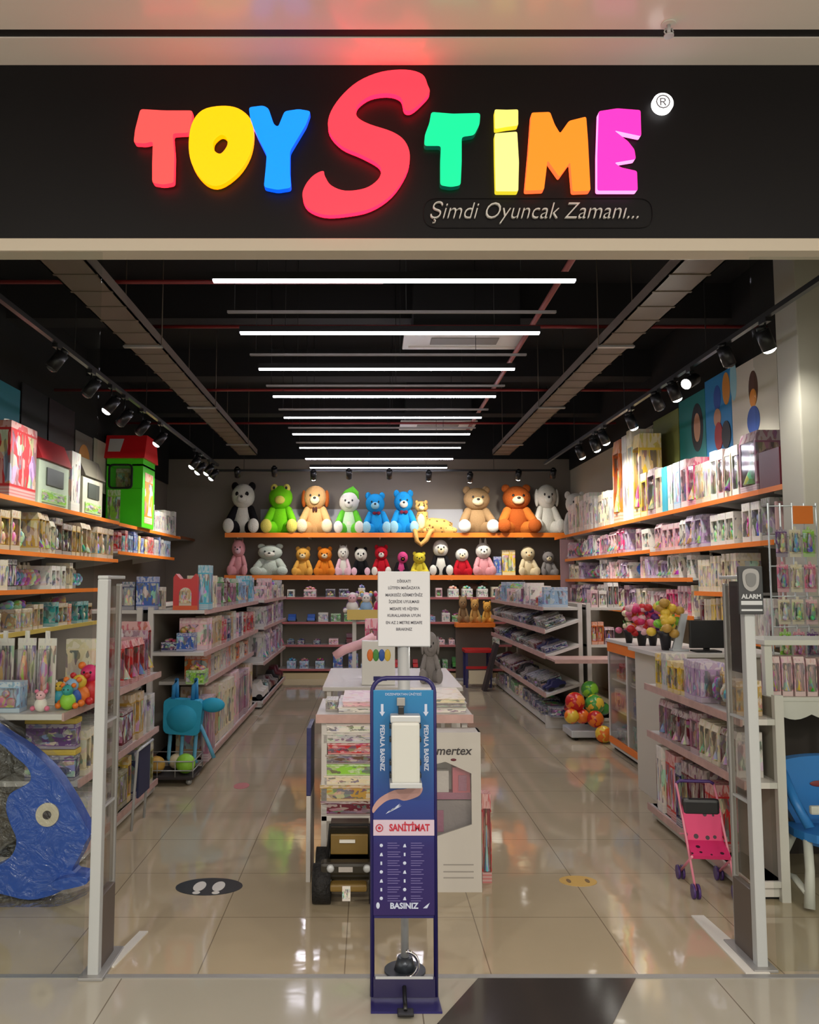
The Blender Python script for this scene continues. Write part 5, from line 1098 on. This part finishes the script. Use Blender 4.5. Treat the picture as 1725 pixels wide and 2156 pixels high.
# ---------------------------------------------------------------- plush toys
def fur(name, c): return mat('fur_' + name, c, .9, bump=.5, bscale=55, var=.12, spec=.15)
FC = dict(white=(216, 212, 200), panda_black=(24, 22, 24), lime=(110, 196, 24), frogyellow=(214, 200, 96), tan=(202, 158, 104), cream=(222, 204, 164), green=(94, 184, 50), palegreen=(190, 216, 178), blue=(30, 142, 204),
          paleblue=(150, 196, 210), taupe=(150, 120, 84), brown=(170, 84, 32), orangebrown=(196, 112, 44), pink=(214, 150, 154), greywhite=(184, 192, 180), lionyellow=(214, 160, 72), lionorange=(214, 124, 36), red=(178, 24, 38), yellow=(212, 194, 62), grey=(138, 132, 128),
          hotpink=(206, 74, 130), palepink=(226, 184, 196), darkgrey=(52, 50, 52), gold=(196, 150, 84))
def plush(px, pyt, pyb, Y, zb, body, label, belly=None, limbs=None, feet=None, head=None, muzzle=None, ears='round', earc=None, extra=(), group='big plush toys on the top back shelf', wpx=None, lean=0.0, cat='plush toy', name='plush_bear', rz=0.0):
    x = PY(px, pyb, Y).x; h = PY(px, pyt, Y).z - zb
    t = thing(name, label, cat, (x, Y, zb), rz, group=group)
    s = h
    if wpx: sx_ = (wpx / FPX * Y * .99) / (h * .84)
    else: sx_ = 1.0
    t.scale = (s * sx_, s * min(sx_, 1.0), s)
    f = lambda n: fur(n, FC[n])
    limbs = limbs or body; head = head or body; feet = feet or limbs; earc = earc or head; muzzle = muzzle or feet
    B().ell((0, 0, .27), (.235, .19, .28)).obj('body', f(body), t)
    if belly: B().ell((0, -.07, .26), (.14, .12, .2)).obj('belly', f(belly), t)
    hd = B().ell((lean, -.05, .7), (.275, .23, .235)).obj('head', f(head), t)
    if muzzle: B().ell((lean, -.25, .64), (.12, .08, .085), seg=12).obj('muzzle', f(muzzle), t)
    if 'nonose' not in extra: B().ell((lean, -.325, .675), (.035, .02, .025), seg=8).obj('nose', M['blackpl'], t)
    for q in (-1, 1):
        ez = .88 if 'frog' in extra else .73
        ex = .14 if 'frog' in extra else .1
        if 'frog' in extra:
            B().ell((lean + q * ex, -.1, ez), .085, seg=12).obj('eye_bulge', f('frogyellow'), t); B().ell((lean + q * ex, -.18, ez), (.03, .015, .03), seg=8).obj('eye', M['blackpl'], t)
        else:
            if 'patch' in extra: B().ell((lean + q * ex, -.235, ez), (.06, .03, .05), seg=10).obj('eye_patch', f('panda_black'), t)
            B().ell((lean + q * ex, -.268, ez), (.024, .016, .026), seg=8).obj('eye', M['blackpl'], t)
        if ears == 'round': B().ell((lean + q * .2, 0, .89), (.085, .05, .085), seg=12).obj('ear', f(earc), t)
        elif ears == 'floppy': B().ell((lean + q * .27, -.04, .68), (.06, .09, .17), seg=12).obj('ear', f(earc), t)
        elif ears == 'long': B().ell((lean + q * .09, 0, .93), (.045, .03, .14), seg=12).obj('ear', f(earc), t)
        elif ears == 'pointed': B().tube([(lean + q * .13, 0, .82), (lean + q * .17, 0, .96)], [.07, .008], seg=10).obj('ear', f(earc), t)
        B().limb((q * .18, -.04, .44), (q * .29, -.17, .25), .095, .085).obj('arm', f(limbs), t)
        B().limb((q * .14, -.06, .12), (q * .27, -.3, .12), .12, .11).obj('leg', f(limbs), t)
        b = B(); b.ell((q * .29, -.36, .135), (.13, .07, .135), seg=14); b.obj('foot', f(feet), t)
    if 'bow' in extra:
        b = B(); b.ell((-.06, -.2, .47), (.06, .02, .04), seg=8); b.ell((.06, -.2, .47), (.06, .02, .04), seg=8); b.ell((0, -.21, .47), .02, seg=8); b.obj('bow', fur('maroon', (120, 40, 60)), t)
    if 'ribbon' in extra:
        b = B(); b.ell((-.03, -.2, .46), (.03, .02, .05), seg=8); b.ell((.03, -.2, .46), (.03, .02, .05), seg=8); b.obj('bow', fur('chocolate', (70, 40, 36)), t)
    if 'hat' in extra:
        b = B(); b.tube([(lean - .05, 0, .76), (lean, 0, .88), (lean + .12, 0, .98), (lean + .22, -.04, .9), (lean + .25, -.06, .76)], [.2, .15, .09, .06, .03], seg=14); b.obj('hat', f('green'), t); B().ell((lean + .25, -.06, .73), .045, seg=10).obj('hat_bobble', f('white'), t)
    if 'mane' in extra:
        b = B(); [b.ell((lean + .21 * math.cos(a), .02, .69 + .19 * math.sin(a)), .075, seg=8) for a in [k * PI / 6 for k in range(12)]]; b.obj('mane', f('brown') if body == 'lionorange' else f('gold'), t)
    if 'beak' in extra: B().ell((lean, -.26, .64), (.07, .08, .035), seg=10).obj('beak', f('lionorange'), t)
    if 'scarf' in extra: B().tube([(.17 * math.cos(a), .13 * math.sin(a) - .02, .5) for a in [k * PI / 8 for k in range(16)]], .035, closed=True, seg=8).obj('scarf', M['blackpl'], t)
    return t
# back wall shelves for the plush
def back_shelf(label, x0, x1, z):
    t = thing('wall_shelf', label, 'shelf', ((x0 + x1) / 2, 13.95, z)); w = (x1 - x0) / 2
    B().box(-w, w, 0, .6, -.025, 0).obj('board', M['shelfw'], t); B().box(-w, w, -.014, 0, -.075, .004).obj('edge_strip', M['orange'], t)
    x = -w + .2
    while x < w: B().box(x, x + .02, .02, .6, -.09, -.026).obj('bracket', M['shelfw'], t); x += 1.2
TZ, BZ = 2.41, 1.70
back_shelf('long orange-edged shelf on the back wall carrying the biggest plush toys', -2.42, 3.4, TZ)
back_shelf('orange-edged shelf on the back wall below, carrying the smaller plush toys', -2.42, 3.4, BZ)
Y = 14.2
TOPS = [
 (512, 1012, 'white', 'big black and white panda at the left end of the top back shelf', dict(limbs='panda_black', feet='white', earc='panda_black', extra=('patch',), muzzle='white', wpx=76), 'plush_panda'),
 (591, 1016, 'lime', 'bright green plush frog with yellow feet on the top back shelf', dict(feet='frogyellow', muzzle='frogyellow', ears='none', extra=('frog', 'nonose'), wpx=78), 'plush_frog'),
 (664, 1016, 'tan', 'tan plush dog with a dark bow on the top back shelf', dict(feet='cream', muzzle='cream', ears='floppy', earc='brown', extra=('ribbon',), wpx=76), 'plush_dog'),
 (735, 1030, 'palegreen', 'pale green plush with a green hat on the top back shelf', dict(feet='white', head='white', limbs='green', ears='none', extra=('hat',), wpx=64, belly='white'), 'plush_elf'),
 (793, 1034, 'blue', 'blue plush bear left of its twin, head tilted left', dict(feet='paleblue', muzzle='paleblue', extra=('bow',), wpx=62, lean=-.04), 'plush_bear'),
 (850, 1029, 'blue', 'blue plush bear with a bow, right of its twin, beside the spotted cat', dict(feet='paleblue', muzzle='white', extra=('bow',), wpx=62), 'plush_bear'),
 (1004, 1021, 'taupe', 'large taupe plush bear with white feet on the top back shelf', dict(feet='white', muzzle='cream', wpx=86), 'plush_bear'),
 (1088, 1017, 'brown', 'largest brown plush bear with a cream muzzle on the top back shelf', dict(limbs='orangebrown', feet='brown', muzzle='cream', wpx=92), 'plush_bear'),
 (1152, 1013, 'white', 'big white plush dog right of the brown bear', dict(muzzle='white', ears='floppy', wpx=66), 'plush_dog')]
gY = 14.2
for px, pyt, c_, lb, kw, nm in TOPS: plush(px, pyt, 1120, gY, TZ, c_, lb, name=nm, **kw)
wb = plush(1212, 1032, 1122, 13.35, 2.311, 'white', 'big white plush bear in the far right corner, one leg hanging over the shelf', name='plush_bear', wpx=64)
B().limb((-.22, -.3, .08), (-.26, -.42, -.2), .12, .1).obj('hanging_leg', fur('white', FC['white']), wb); B().ell((-.26, -.44, -.26), (.13, .08, .13)).obj('hanging_foot', fur('white', FC['white']), wb)
# spotted big cat lying along the shelf, tail over the edge
def spotted():
    m = bpy.data.materials.new('spotted_fur'); m.use_nodes = True; nt = m.node_tree; tc = nt.nodes.new('ShaderNodeTexCoord'); vo = nt.nodes.new('ShaderNodeTexVoronoi'); vo.inputs['Scale'].default_value = 16; nt.links.new(tc.outputs['Object'], vo.inputs['Vector'])
    nt.links.new(mix_node(nt, math_node(nt, 'LESS_THAN', vo.outputs['Distance'], None, vb=.3), rgb(206, 160, 86), rgb(110, 76, 36)), nt.nodes['Principled BSDF'].inputs['Base Color']); nt.nodes['Principled BSDF'].inputs['Roughness'].default_value = .9; return m
sf = spotted(); a = PY(888, 1110, 14.15)
t = thing('plush_leopard', 'spotted golden plush cat lying on top back shelf with its tail hanging down', 'plush toy', (a.x, 14.2, TZ), group='big plush toys on the top back shelf')
b = B(); b.tube([(-.02, 0, .02), (0, 0, .18), (.02, 0, .38)], [.12, .12, .09], seg=14); b.tube([(.0, .02, .12), (.18, .03, .15), (.38, .04, .13), (.52, .04, .1)], [.12, .13, .13, .09], seg=14); b.obj('body', sf, t)
B().ell((0, -.03, .46), (.115, .1, .1)).obj('head', sf, t); B().ell((.0, -.12, .43), (.05, .045, .04), seg=10).obj('muzzle', fur('cream', FC['cream']), t)
B().ell((-.01, -.09, .2), (.07, .05, .14), seg=12).obj('chest', fur('cream', FC['cream']), t)
for q in (-1, 1): B().ell((q * .08, -.0, .545), (.03, .02, .035), seg=8).obj('ear', sf, t); B().ell((q * .04, -.115, .485), .014, seg=8).obj('eye', M['blackpl'], t); B().limb((q * .08 + .03, -.08, .07), (q * .07 - .02, -.2, .045), .05, .042).obj('front_leg', sf, t)
B().limb((.44, -.08, .07), (.55, -.18, .05), .07, .045).obj('hind_leg', sf, t)
b = B(); b.tube([(.2, -.16, .05), (.13, -.33, .02), (.06, -.34, -.12), (-.03, -.34, -.20), (-.10, -.34, -.14), (-.12, -.33, -.0), (-.13, -.25, .045)], [.035, .04, .04, .042, .04, .036, .035], seg=10); b.obj('tail', fur('gold', FC['gold']), t)
g2 = 'smaller plush toys on the lower back shelf'
gY = 14.15
LOWS = [
 (502, 1131, 'pink', 'pink plush pig at the left end of the lower back shelf', dict(muzzle='palepink', wpx=44, ears='pointed'), 'plush_pig'),
 (569, 1143, 'greywhite', 'pale grey-white plush bear slumped on the lower back shelf', dict(muzzle='white', wpx=80), 'plush_bear'),
 (638, 1149, 'lionyellow', 'yellow plush lion on the lower back shelf', dict(muzzle='cream', extra=('mane',), wpx=46), 'plush_lion'),
 (684, 1149, 'lionorange', 'orange plush lion with a brown mane on the lower back shelf', dict(muzzle='cream', extra=('mane',), wpx=46), 'plush_lion'),
 (723, 1144, 'white', 'white plush cat with a pale pink body on the lower back shelf', dict(limbs='palepink', ears='pointed', muzzle='white', wpx=36), 'plush_cat'),
 (760, 1150, 'panda_black', 'small plush panda on the lower back shelf', dict(head='white', extra=('patch',), muzzle='white', earc='panda_black', feet='palepink', wpx=40), 'plush_panda'),
 (803, 1145, 'red', 'red plush bear on the lower back shelf', dict(muzzle='white', feet='white', wpx=42), 'plush_bear'),
 (845, 1158, 'hotpink', 'magenta and purple plush bird beside the red bear', dict(limbs='panda_black', ears='none', extra=('beak', 'nonose'), wpx=34, lean=.08), 'plush_bird'),
 (883, 1160, 'yellow', 'yellow plush bear beside the tall penguin', dict(muzzle='yellow', wpx=40), 'plush_bear'),
 (928, 1131, 'white', 'tall black and white plush penguin under the spotted cat', dict(limbs='panda_black', feet='white', ears='none', extra=('scarf',), muzzle='cream', wpx=50), 'plush_penguin'),
 (973, 1150, 'red', 'red plush reindeer with a white face on the lower back shelf', dict(head='white', ears='none', muzzle='cream', extra=('mane',) if False else (), wpx=42, earc='red'), 'plush_reindeer'),
 (1018, 1138, 'pink', 'white-headed plush rabbit in a pink dress on the lower back shelf', dict(head='white', ears='long', muzzle='white', wpx=50), 'plush_rabbit'),
 (1112, 1146, 'cream', 'cream plush duck with an orange beak on the lower back shelf', dict(ears='none', extra=('beak', 'nonose'), wpx=46), 'plush_duck'),
 (1155, 1158, 'grey', 'grey plush owl on the lower back shelf', dict(ears='pointed', muzzle='cream', wpx=38), 'plush_owl'),
 (1200, 1170, 'darkgrey', 'dark grey plush cat at the right end of the lower back shelf', dict(ears='pointed', wpx=40), 'plush_cat')]
for px, pyt, c_, lb, kw, nm in LOWS: plush(px, pyt, 1212, gY, BZ, c_, lb, name=nm, group=g2, **kw)
fitem('toy_box', 1058, 1085, 1158, 14.12, BZ, .16, 'yellow', 'tall yellow striped box with green top on the lower back shelf', 'goods on the lower back shelf')
fitem('toy_box', 1040, 1056, 1172, 14.12, BZ, .16, 'blue', 'slim blue box left of the yellow striped box', 'goods on the lower back shelf')
# brown plush horse and orange stand at the back right
t = thing('plush_horse', 'brown plush horse standing on the back shelving under the plush shelf', 'plush toy', (1.72, 14.05, 1.335), group='animals on the back shelving')
hf = fur('dkbrown', (70, 46, 34)); t.scale = (.8,) * 3
b = B(); b.tube([(-.26, 0, .2), (-.1, 0, .22), (.1, 0, .21), (.2, 0, .2)], [.07, .08, .08, .06], seg=12); b.tube([(.18, 0, .22), (.26, 0, .3)], [.06, .045], seg=10); b.tube([(.24, 0, .3), (.36, 0, .26)], [.05, .03], seg=10); b.obj('body', hf, t)
for x in (-.2, .14):
    for y in (-.04, .04): B().tube([(x, y, .18), (x, y, .0)], [.032, .024], seg=8).obj('leg', hf, t)
B().tube([(.12, 0, .28), (.24, 0, .35)], [.02, .028], seg=8).obj('mane', M['black'], t); B().tube([(-.26, 0, .24), (-.34, 0, .2), (-.35, 0, .08)], [.02, .025, .01], seg=8).obj('tail', M['black'], t)
t = thing('promo_stand', 'orange-edged stand with tan plush toys at the back right of the centre', 'stand', (1.72, 13.5, 0)); B().box(-.32, .32, -.0, .25, .86, .93, .004).obj('orange_shelf', M['orange'], t); B().box(-.3, .3, .22, .25, 0, .86).obj('back_panel', mat('brown_panel', (96, 84, 74), .7), t); B().box(-.32, .32, -.0, .25, 0, .03).obj('foot', M['grey'], t)
for k, (px, c_) in enumerate(((975, 'taupe'), (1000, 'gold'), (1026, 'lionyellow'))): plush(px, 1252 + k * 6, 1300, 13.62, .93, c_, '%s plush bear on the orange-edged stand, %s of three' % ({'taupe': 'taupe', 'gold': 'golden', 'lionyellow': 'yellow'}[c_], ('left', 'middle', 'right')[k]), group='plush bears on the orange-edged stand', wpx=26)
# small red play table and chair at the back
t = thing('play_table', 'small red children table with dark blue legs at the back', 'table', (PY(1006, 1400, 12.9).x, 12.9, 0))
B().box(-.22, .22, -.2, .2, .52, .57, .01).obj('table_top', mat('shiny_red', (196, 28, 30)), t)
for x in (-.19, .17):
    for y in (-.17, .15): B().box(x - .015, x + .02, y - .015, y + .02, 0, .52).obj('leg', M['navy'], t)
B().box(-.2, .2, -.19, -.17, .28, .32).obj('cross_bar', mat('shiny_red', (196, 28, 30)), t); B().box(-.16, .16, -.21, -.19, .06, .26).obj('front_card', mat('toy_cream', (1, 1, 1)), t)
t = thing('leaning_panels', 'dark boxed panels leaning at the far end of slanted trays', 'boxes', (1.55, 12.4, 0)); B().prism([(.12, 0), (.17, 0), (.36, .68), (.31, .7)], -.12, .12, 'xz').obj('panel', mat('dark_panel', (50, 40, 40), .6), t)
t.name = 'leaning_panel'

# ---------------------------------------------------------------- centre display
t = thing('display_table', 'white two-level display table in the middle of the aisle behind the sanitiser stand', 'table', (.14, 4.62, 0))
B().box(-.43, .43, 0, .66, .835, .87, .004).obj('table_top', M['shelfw'], t); B().box(-.43, .43, -.012, 0, .83, .875).obj('price_strip', M['pinkstrip'], t)
B().box(-.4, .4, .02, .62, .30, .33, .003).obj('lower_shelf', M['shelfw'], t)
for x in (-.4, .37):
    for y in (.02, .59): B().box(x, x + .03, y, y + .03, 0, .835).obj('leg', M['shelfw'], t)
B().box(-.02, .02, .3, .33, .33, .835).obj('centre_panel', M['dark'], t)
# stack of boxes on the lower shelf
zc = .331
for k, (h, c_, dx, w, lb) in enumerate(((.075, 'maroon', .0, .30, 'flat maroon box, lowest in the centre stack'), (.085, 'gold', .0, .31, 'yellow-brown box, second from the bottom of the centre stack'), (.05, 'cream', .01, .29, 'thin cream box, third from the bottom of the centre stack'), (.06, 'lime', .02, .28, 'green and white box in the middle of the centre stack'),
        (.05, 'brown', .01, .27, 'thin dark box above the green one in the centre stack'), (.06, 'red', .02, .27, 'red box, third from the top of the centre stack'), (.055, 'pale grey', .0, .28, 'pale grey box, second from the top of the centre stack'), (.05, 'white', .01, .27, 'thin white box, top of the centre stack'))):
    item('flat_box', (-.11 + dx, 4.78, zc), 0, w, .28, h, c_, lb, 'boxes stacked under the centre table'); zc += h + .001
t = thing('flat_game_box', 'tall navy board standing at the left of the centre stack', 'game box', (-.325, 4.58, 0.0)); B().box(-.012, .012, 0, .3, .45, .81, .003).obj('card', mat('toy_navy', (1, 1, 1)), t); B().box(-.012, .012, 0, .3, .0, .449, .003).obj('lower_part', mat('toy_pale grey', (1, 1, 1)), t)
# flat boxes on the table
pz = .871
for k, (x, y, w, d, h, c_, lb) in enumerate(((.0, 4.95, .34, .5, .03, 'white', 'flat white puzzle box, bottom left stack on centre table'), (.02, 4.95, .33, .48, .03, 'pale pink', 'flat pale pink puzzle box, top left stack on centre table'), (.36, 4.95, .36, .5, .025, 'white', 'flat white puzzle box, bottom right stack on centre table'),
      (.37, 4.96, .35, .48, .025, 'grey', 'flat grey puzzle box in right stack on centre table'), (.36, 4.95, .35, .48, .025, 'cream', 'flat cream puzzle box, topmost of right stack on centre table'))):
    z_ = {0: pz, 1: pz + .031, 2: pz, 3: pz + .026, 4: pz + .052}[k]; item('flat_box', (x, y, z_), 0, w, d, h, c_, lb, 'flat boxes on the centre table')
item('toy_box', (-.21, 4.85, pz), 0, .07, .16, .06, 'grey', 'small grey box at the left of the centre table', 'flat boxes on the centre table')
# second island behind
t = thing('display_table', 'white display table further back, carrying a boxed set and a pink slide', 'table', (.12, 6.0, 0)); B().box(-.45, .55, 0, 1.3, .82, .85, .004).obj('table_top', M['shelfw'], t)
for x in (-.42, .5):
    for y in (.02, 1.25): B().box(x, x + .03, y, y + .03, 0, .82).obj('leg', M['shelfw'], t)
B().box(-.35, .45, .1, 1.2, .1, .13).obj('lower_shelf', M['shelfw'], t)
a = PY(762, 1415, 6.1); b_ = PY(832, 1350, 6.1)
t = thing('boxed_building_set', 'white box with a colourful picture standing on the back display table', 'toy box', ((a.x + b_.x) / 2, 6.1, .851)); w = (b_.x - a.x) / 2; hh = b_.z - .851
B().box(-w, w, 0, .12, 0, hh, .005).obj('carton', M['white'], t)
for k, c_ in enumerate(('orange', 'green', 'blue', 'yellow')): B().ell((-w * .5 + k * w * .35, -.001, hh * .68), (w * .2, .004, hh * .14), seg=10).obj('printed_picture', mat('toy_' + c_, (1, 1, 1)), t)
B().box(-w * .3, w * .5, -.003, .0, hh * .1, hh * .2).obj('printed_logo', M['navy'], t)
t = thing('toy_slide', 'pale pink toy slide arm beside the paper notice', 'toy', (-.06, 6.3, .851)); b = B(); b.tube([(-.2, 0, .19), (-.12, 0, .24), (0, 0, .28), (.1, 0, .34)], [.03, .035, .035, .03], seg=12); b.tube([(.1, 0, .0), (.1, 0, .34)], .016, seg=8); b.obj('slide', mat('toy_pale pink', (1, 1, 1)), t)
item('doll_box', (.0 + .02, 6.5, .851), 0, .1, .08, .46, 'hot pink', 'upright hot pink doll box left of the paper notice', 'goods on the back display table')
plush(906, 1322, 1395, 6.25, .851, 'grey', 'grey plush elephant toy right of the notice pole', name='plush_elephant', ears='floppy', group='goods on the back display table', wpx=50)
t = thing('tall_display_stand', 'narrow stand with a yellow-edged top crowded with figurines behind the notice', 'stand', (.0, 8.3, 0)); w = .2
B().box(-w, w, 0, .4, 1.23, 1.27).obj('top', M['shelfw'], t); B().box(-w, w, -.012, 0, 1.22, 1.32).obj('yellow_edge', mat('yellow_edge', (210, 180, 90), .4), t); B().box(-w + .05, -w + .09, .1, .14, 0, 1.23).obj('post', M['shelfw'], t); B().box(w - .09, w - .05, .1, .14, 0, 1.23).obj('post', M['shelfw'], t); B().box(-w, w, 0, .4, 0, .05).obj('foot', M['shelfw'], t)
t.location.x = PY(765, 1300, 8.3).x + .04
for k in range(6):
    x = t.location.x - .15 + k % 3 * .14; y = 8.38 + k // 3 * .18; c_ = ('white', 'pale blue', 'hot pink', 'purple', 'yellow', 'pale pink')[k]
    rattle(x, y, 1.271, (c_, 'white' if k % 2 else 'pale pink', c_), '%s figurine, %s %s on the yellow-edged stand' % (c_, ('front', 'back')[k // 3], ('left', 'middle', 'right')[k % 3]), 1.25 if k < 3 else 1.35, 'figurines on the yellow-edged stand')
# large white dollhouse carton right
cx0, cx1 = .30, .585
t = thing('dollhouse_carton', 'tall white carton with a slanted window showing a pink dollhouse, by the sanitiser stand', 'toy box', ((cx0 + cx1) / 2, 4.44, 0)); w = (cx1 - cx0) / 2; H = .81
b = B(); win = [(-w + .02, .27), (w - .05, .34), (w - .05, .60), (-w + .1, .66), (-w + .02, .64)]
b.prism([(-w, 0), (w, 0), (w, H), (-w, H)], 0, .012, 'xz', holes=[win]); b.box(w - .01, w, .012, .145, 0, H); b.box(-w, -w + .01, .012, .145, 0, H); b.box(-w, w, .135, .15, 0, H); b.box(-w, w, .012, .14, H - .01, H); b.box(-w, w, .012, .14, 0, .01)
b.obj('carton', mat('carton_white', (190, 186, 178), .5), t)
b = B(); b.box(-w + .02, w - .04, .05, .12, .27, .45, m=0); b.box(-w + .02, w - .04, .05, .12, .455, .49, m=1); b.box(0, w - .05, .05, .12, .49, .62, m=2); b.box(-w + .02, -.02, .06, .12, .49, .6, m=3); b.box(-w + .04, -.05, .045, .05, .29, .4, m=1); b.box(.03, w - .07, .045, .05, .5, .58, m=1)
b.obj('dollhouse', [mat('toy_grey', (1, 1, 1)), mat('toy_mauve', (1, 1, 1)), mat('dull_pink', (186, 96, 110), .5), mat('toy_pale grey', (1, 1, 1))], t)
B().prism(win, .004, .006, 'xz').obj('clear_window', PANE, t)
text('mertex', .062, mat('dark_lettering', (60, 56, 58), .5), 'lettering', t, (.0, -.001, .715), shear=.2, bold=.001)
B().ell((0.0, -.001, .67), (.016, .002, .007), seg=10).obj('emblem', mat('toy_maroon', (1, 1, 1)), t)
b = B(); [b.box(-w * .4, w * .7, -.0015, .001, z, z + .006) for z in (.1, .07, .135)]; b.obj('small_print', mat('faint_print', (150, 146, 140), .5), t)
item('doll_box', (.63, 4.62, 0.0), 0, .05, .1, .46, 'red', 'slim red and green box at the right of the white carton', 'goods by the white carton')
# toy jeep
t = thing('toy_jeep', 'large dark toy off-road car with big tyres on the floor left of the stand', 'toy car', (-.1, 4.36, 0)); jb = mat('jeep_body', (40, 36, 26), .3); jo = mat('jeep_olive', (116, 92, 40), .4); tyre = mat('tyre_rubber', (20, 19, 19), .7, bump=.6, bscale=60)
b = B(); b.box(-.12, .12, -.1, .26, .12, .2, .02); b.prism([(-.1, .2), (.05, .2), (.0, .34), (.2, .34), (.26, .2)], -.1, .1, 'yz'); b.box(-.14, .14, -.12, -.04, .15, .21, .015); b.obj('body', jb, t)
B().box(-.095, .095, -.002, .02, .215, .315, .005).obj('windscreen', jo, t); B().tube([(-.11, .0, .2), (-.1, .04, .35), (.1, .04, .35), (.11, .0, .2)], .009, seg=8).obj('roll_bar', M['black'], t)
B().box(-.09, .09, -.17, -.1, .09, .125, .01).obj('bumper', jo, t); B().box(-.05, .02, -.127, -.118, .17, .195).obj('grille', M['chrome'], t); B().box(-.05, .03, -.012, -.002, .275, .29).obj('front_strip', M['white'], t)
for x in (-.18, .10):
    for y in (-.06, .2): w_ = B(); w_.cyl((x, y, .095), .094, .09, 'x', seg=22); o_ = w_.obj('wheel', tyre, t); b = B(); b.cyl((x - .003, y, .095), .04, .096, 'x', seg=12); b.obj('hub', M['grey'], o_)
for x in (-.09, .09): B().ell((x, -.12, .185), (.02, .012, .02), seg=10).obj('headlamp', M['lgrey'], t)
B().box(-.03, .01, -.175, -.168, .05, .12).obj('small_card', PKG, t).color = cl('white')

# ---------------------------------------------------------------- blue fish in clear wrap
fy = 4.3
O_ = [(-90, 1512), (-30, 1520), (0, 1538), (60, 1576), (110, 1622), (150, 1680), (178, 1732), (190, 1754), (180, 1772), (168, 1800), (152, 1832), (178, 1840), (183, 1852), (150, 1862), (112, 1882), (60, 1893), (0, 1880), (-50, 1874), (-80, 1850), (-40, 1836), (0, 1818), (26, 1796), (34, 1766), (22, 1735), (12, 1700), (20, 1670), (46, 1655), (64, 1640), (58, 1615), (30, 1590), (0, 1564), (-40, 1548), (-90, 1545)]
oo = [(PY(x, y, fy).x, PY(x, y, fy).z) for x, y in smooth_outline(O_, 3)]
fx = sum(p[0] for p in oo) / len(oo)
t = thing('plastic_fish', 'big blue plastic fish with a white ring eye, wrapped in clear film', 'toy fish', (fx, fy, 0)); fb = mat('fish_blue', (30, 82, 178), .42, var=.12, bscale=6)
zmin = min(p[1] for p in oo)
b = B(); b.prism([(x - fx, z - zmin + .012) for x, z in oo], 0, .1, 'xz'); o_ = b.obj('body', fb, t)
md = o_.modifiers.new('bevel', 'BEVEL'); md.width = .028; md.segments = 4; md.limit_method = 'ANGLE'; md.angle_limit = 1.0
for q in (-.0, ):
    e = PY(101, 1712, fy); ex, ez = e.x - fx, e.z - zmin + .012
    b = B(); b.cyl((ex, -.012, ez), .058, .014, 'y', seg=28); eb = b.obj('eye_ring', mat('eye_cream', (206, 196, 172), .4), t); b = B(); b.cyl((ex, -.017, ez), .021, .006, 'y', seg=18); b.obj('pupil', mat('eye_dark', (52, 44, 46), .4), eb)
b = B(); b.prism([(x - fx, z - zmin + .012) for x, z in [(PY(a_, c_, fy).x, PY(a_, c_, fy).z) for a_, c_ in smooth_outline([(118, 1848), (150, 1838), (186, 1836), (190, 1850), (168, 1858), (130, 1864)], 3)]], -.05, .0, 'xz'); b.obj('fin', fb, t)
film = clear_mat('wrinkled_film', gl=.05, rough=.12, bump=.9, fk=.5)
W2 = [(-110, 1500), (0, 1526), (62, 1562), (118, 1614), (160, 1676), (190, 1738), (196, 1762), (192, 1800), (196, 1850), (190, 1872), (130, 1896), (60, 1905), (-30, 1900), (-110, 1890)]
oo2 = [(PY(x, y, fy).x - fx, max(PY(x, y, fy).z - zmin + .012, .002)) for x, y in smooth_outline(W2, 3)]
B().prism(oo2, -.06, .12, 'xz').obj('clear_film', film, t)
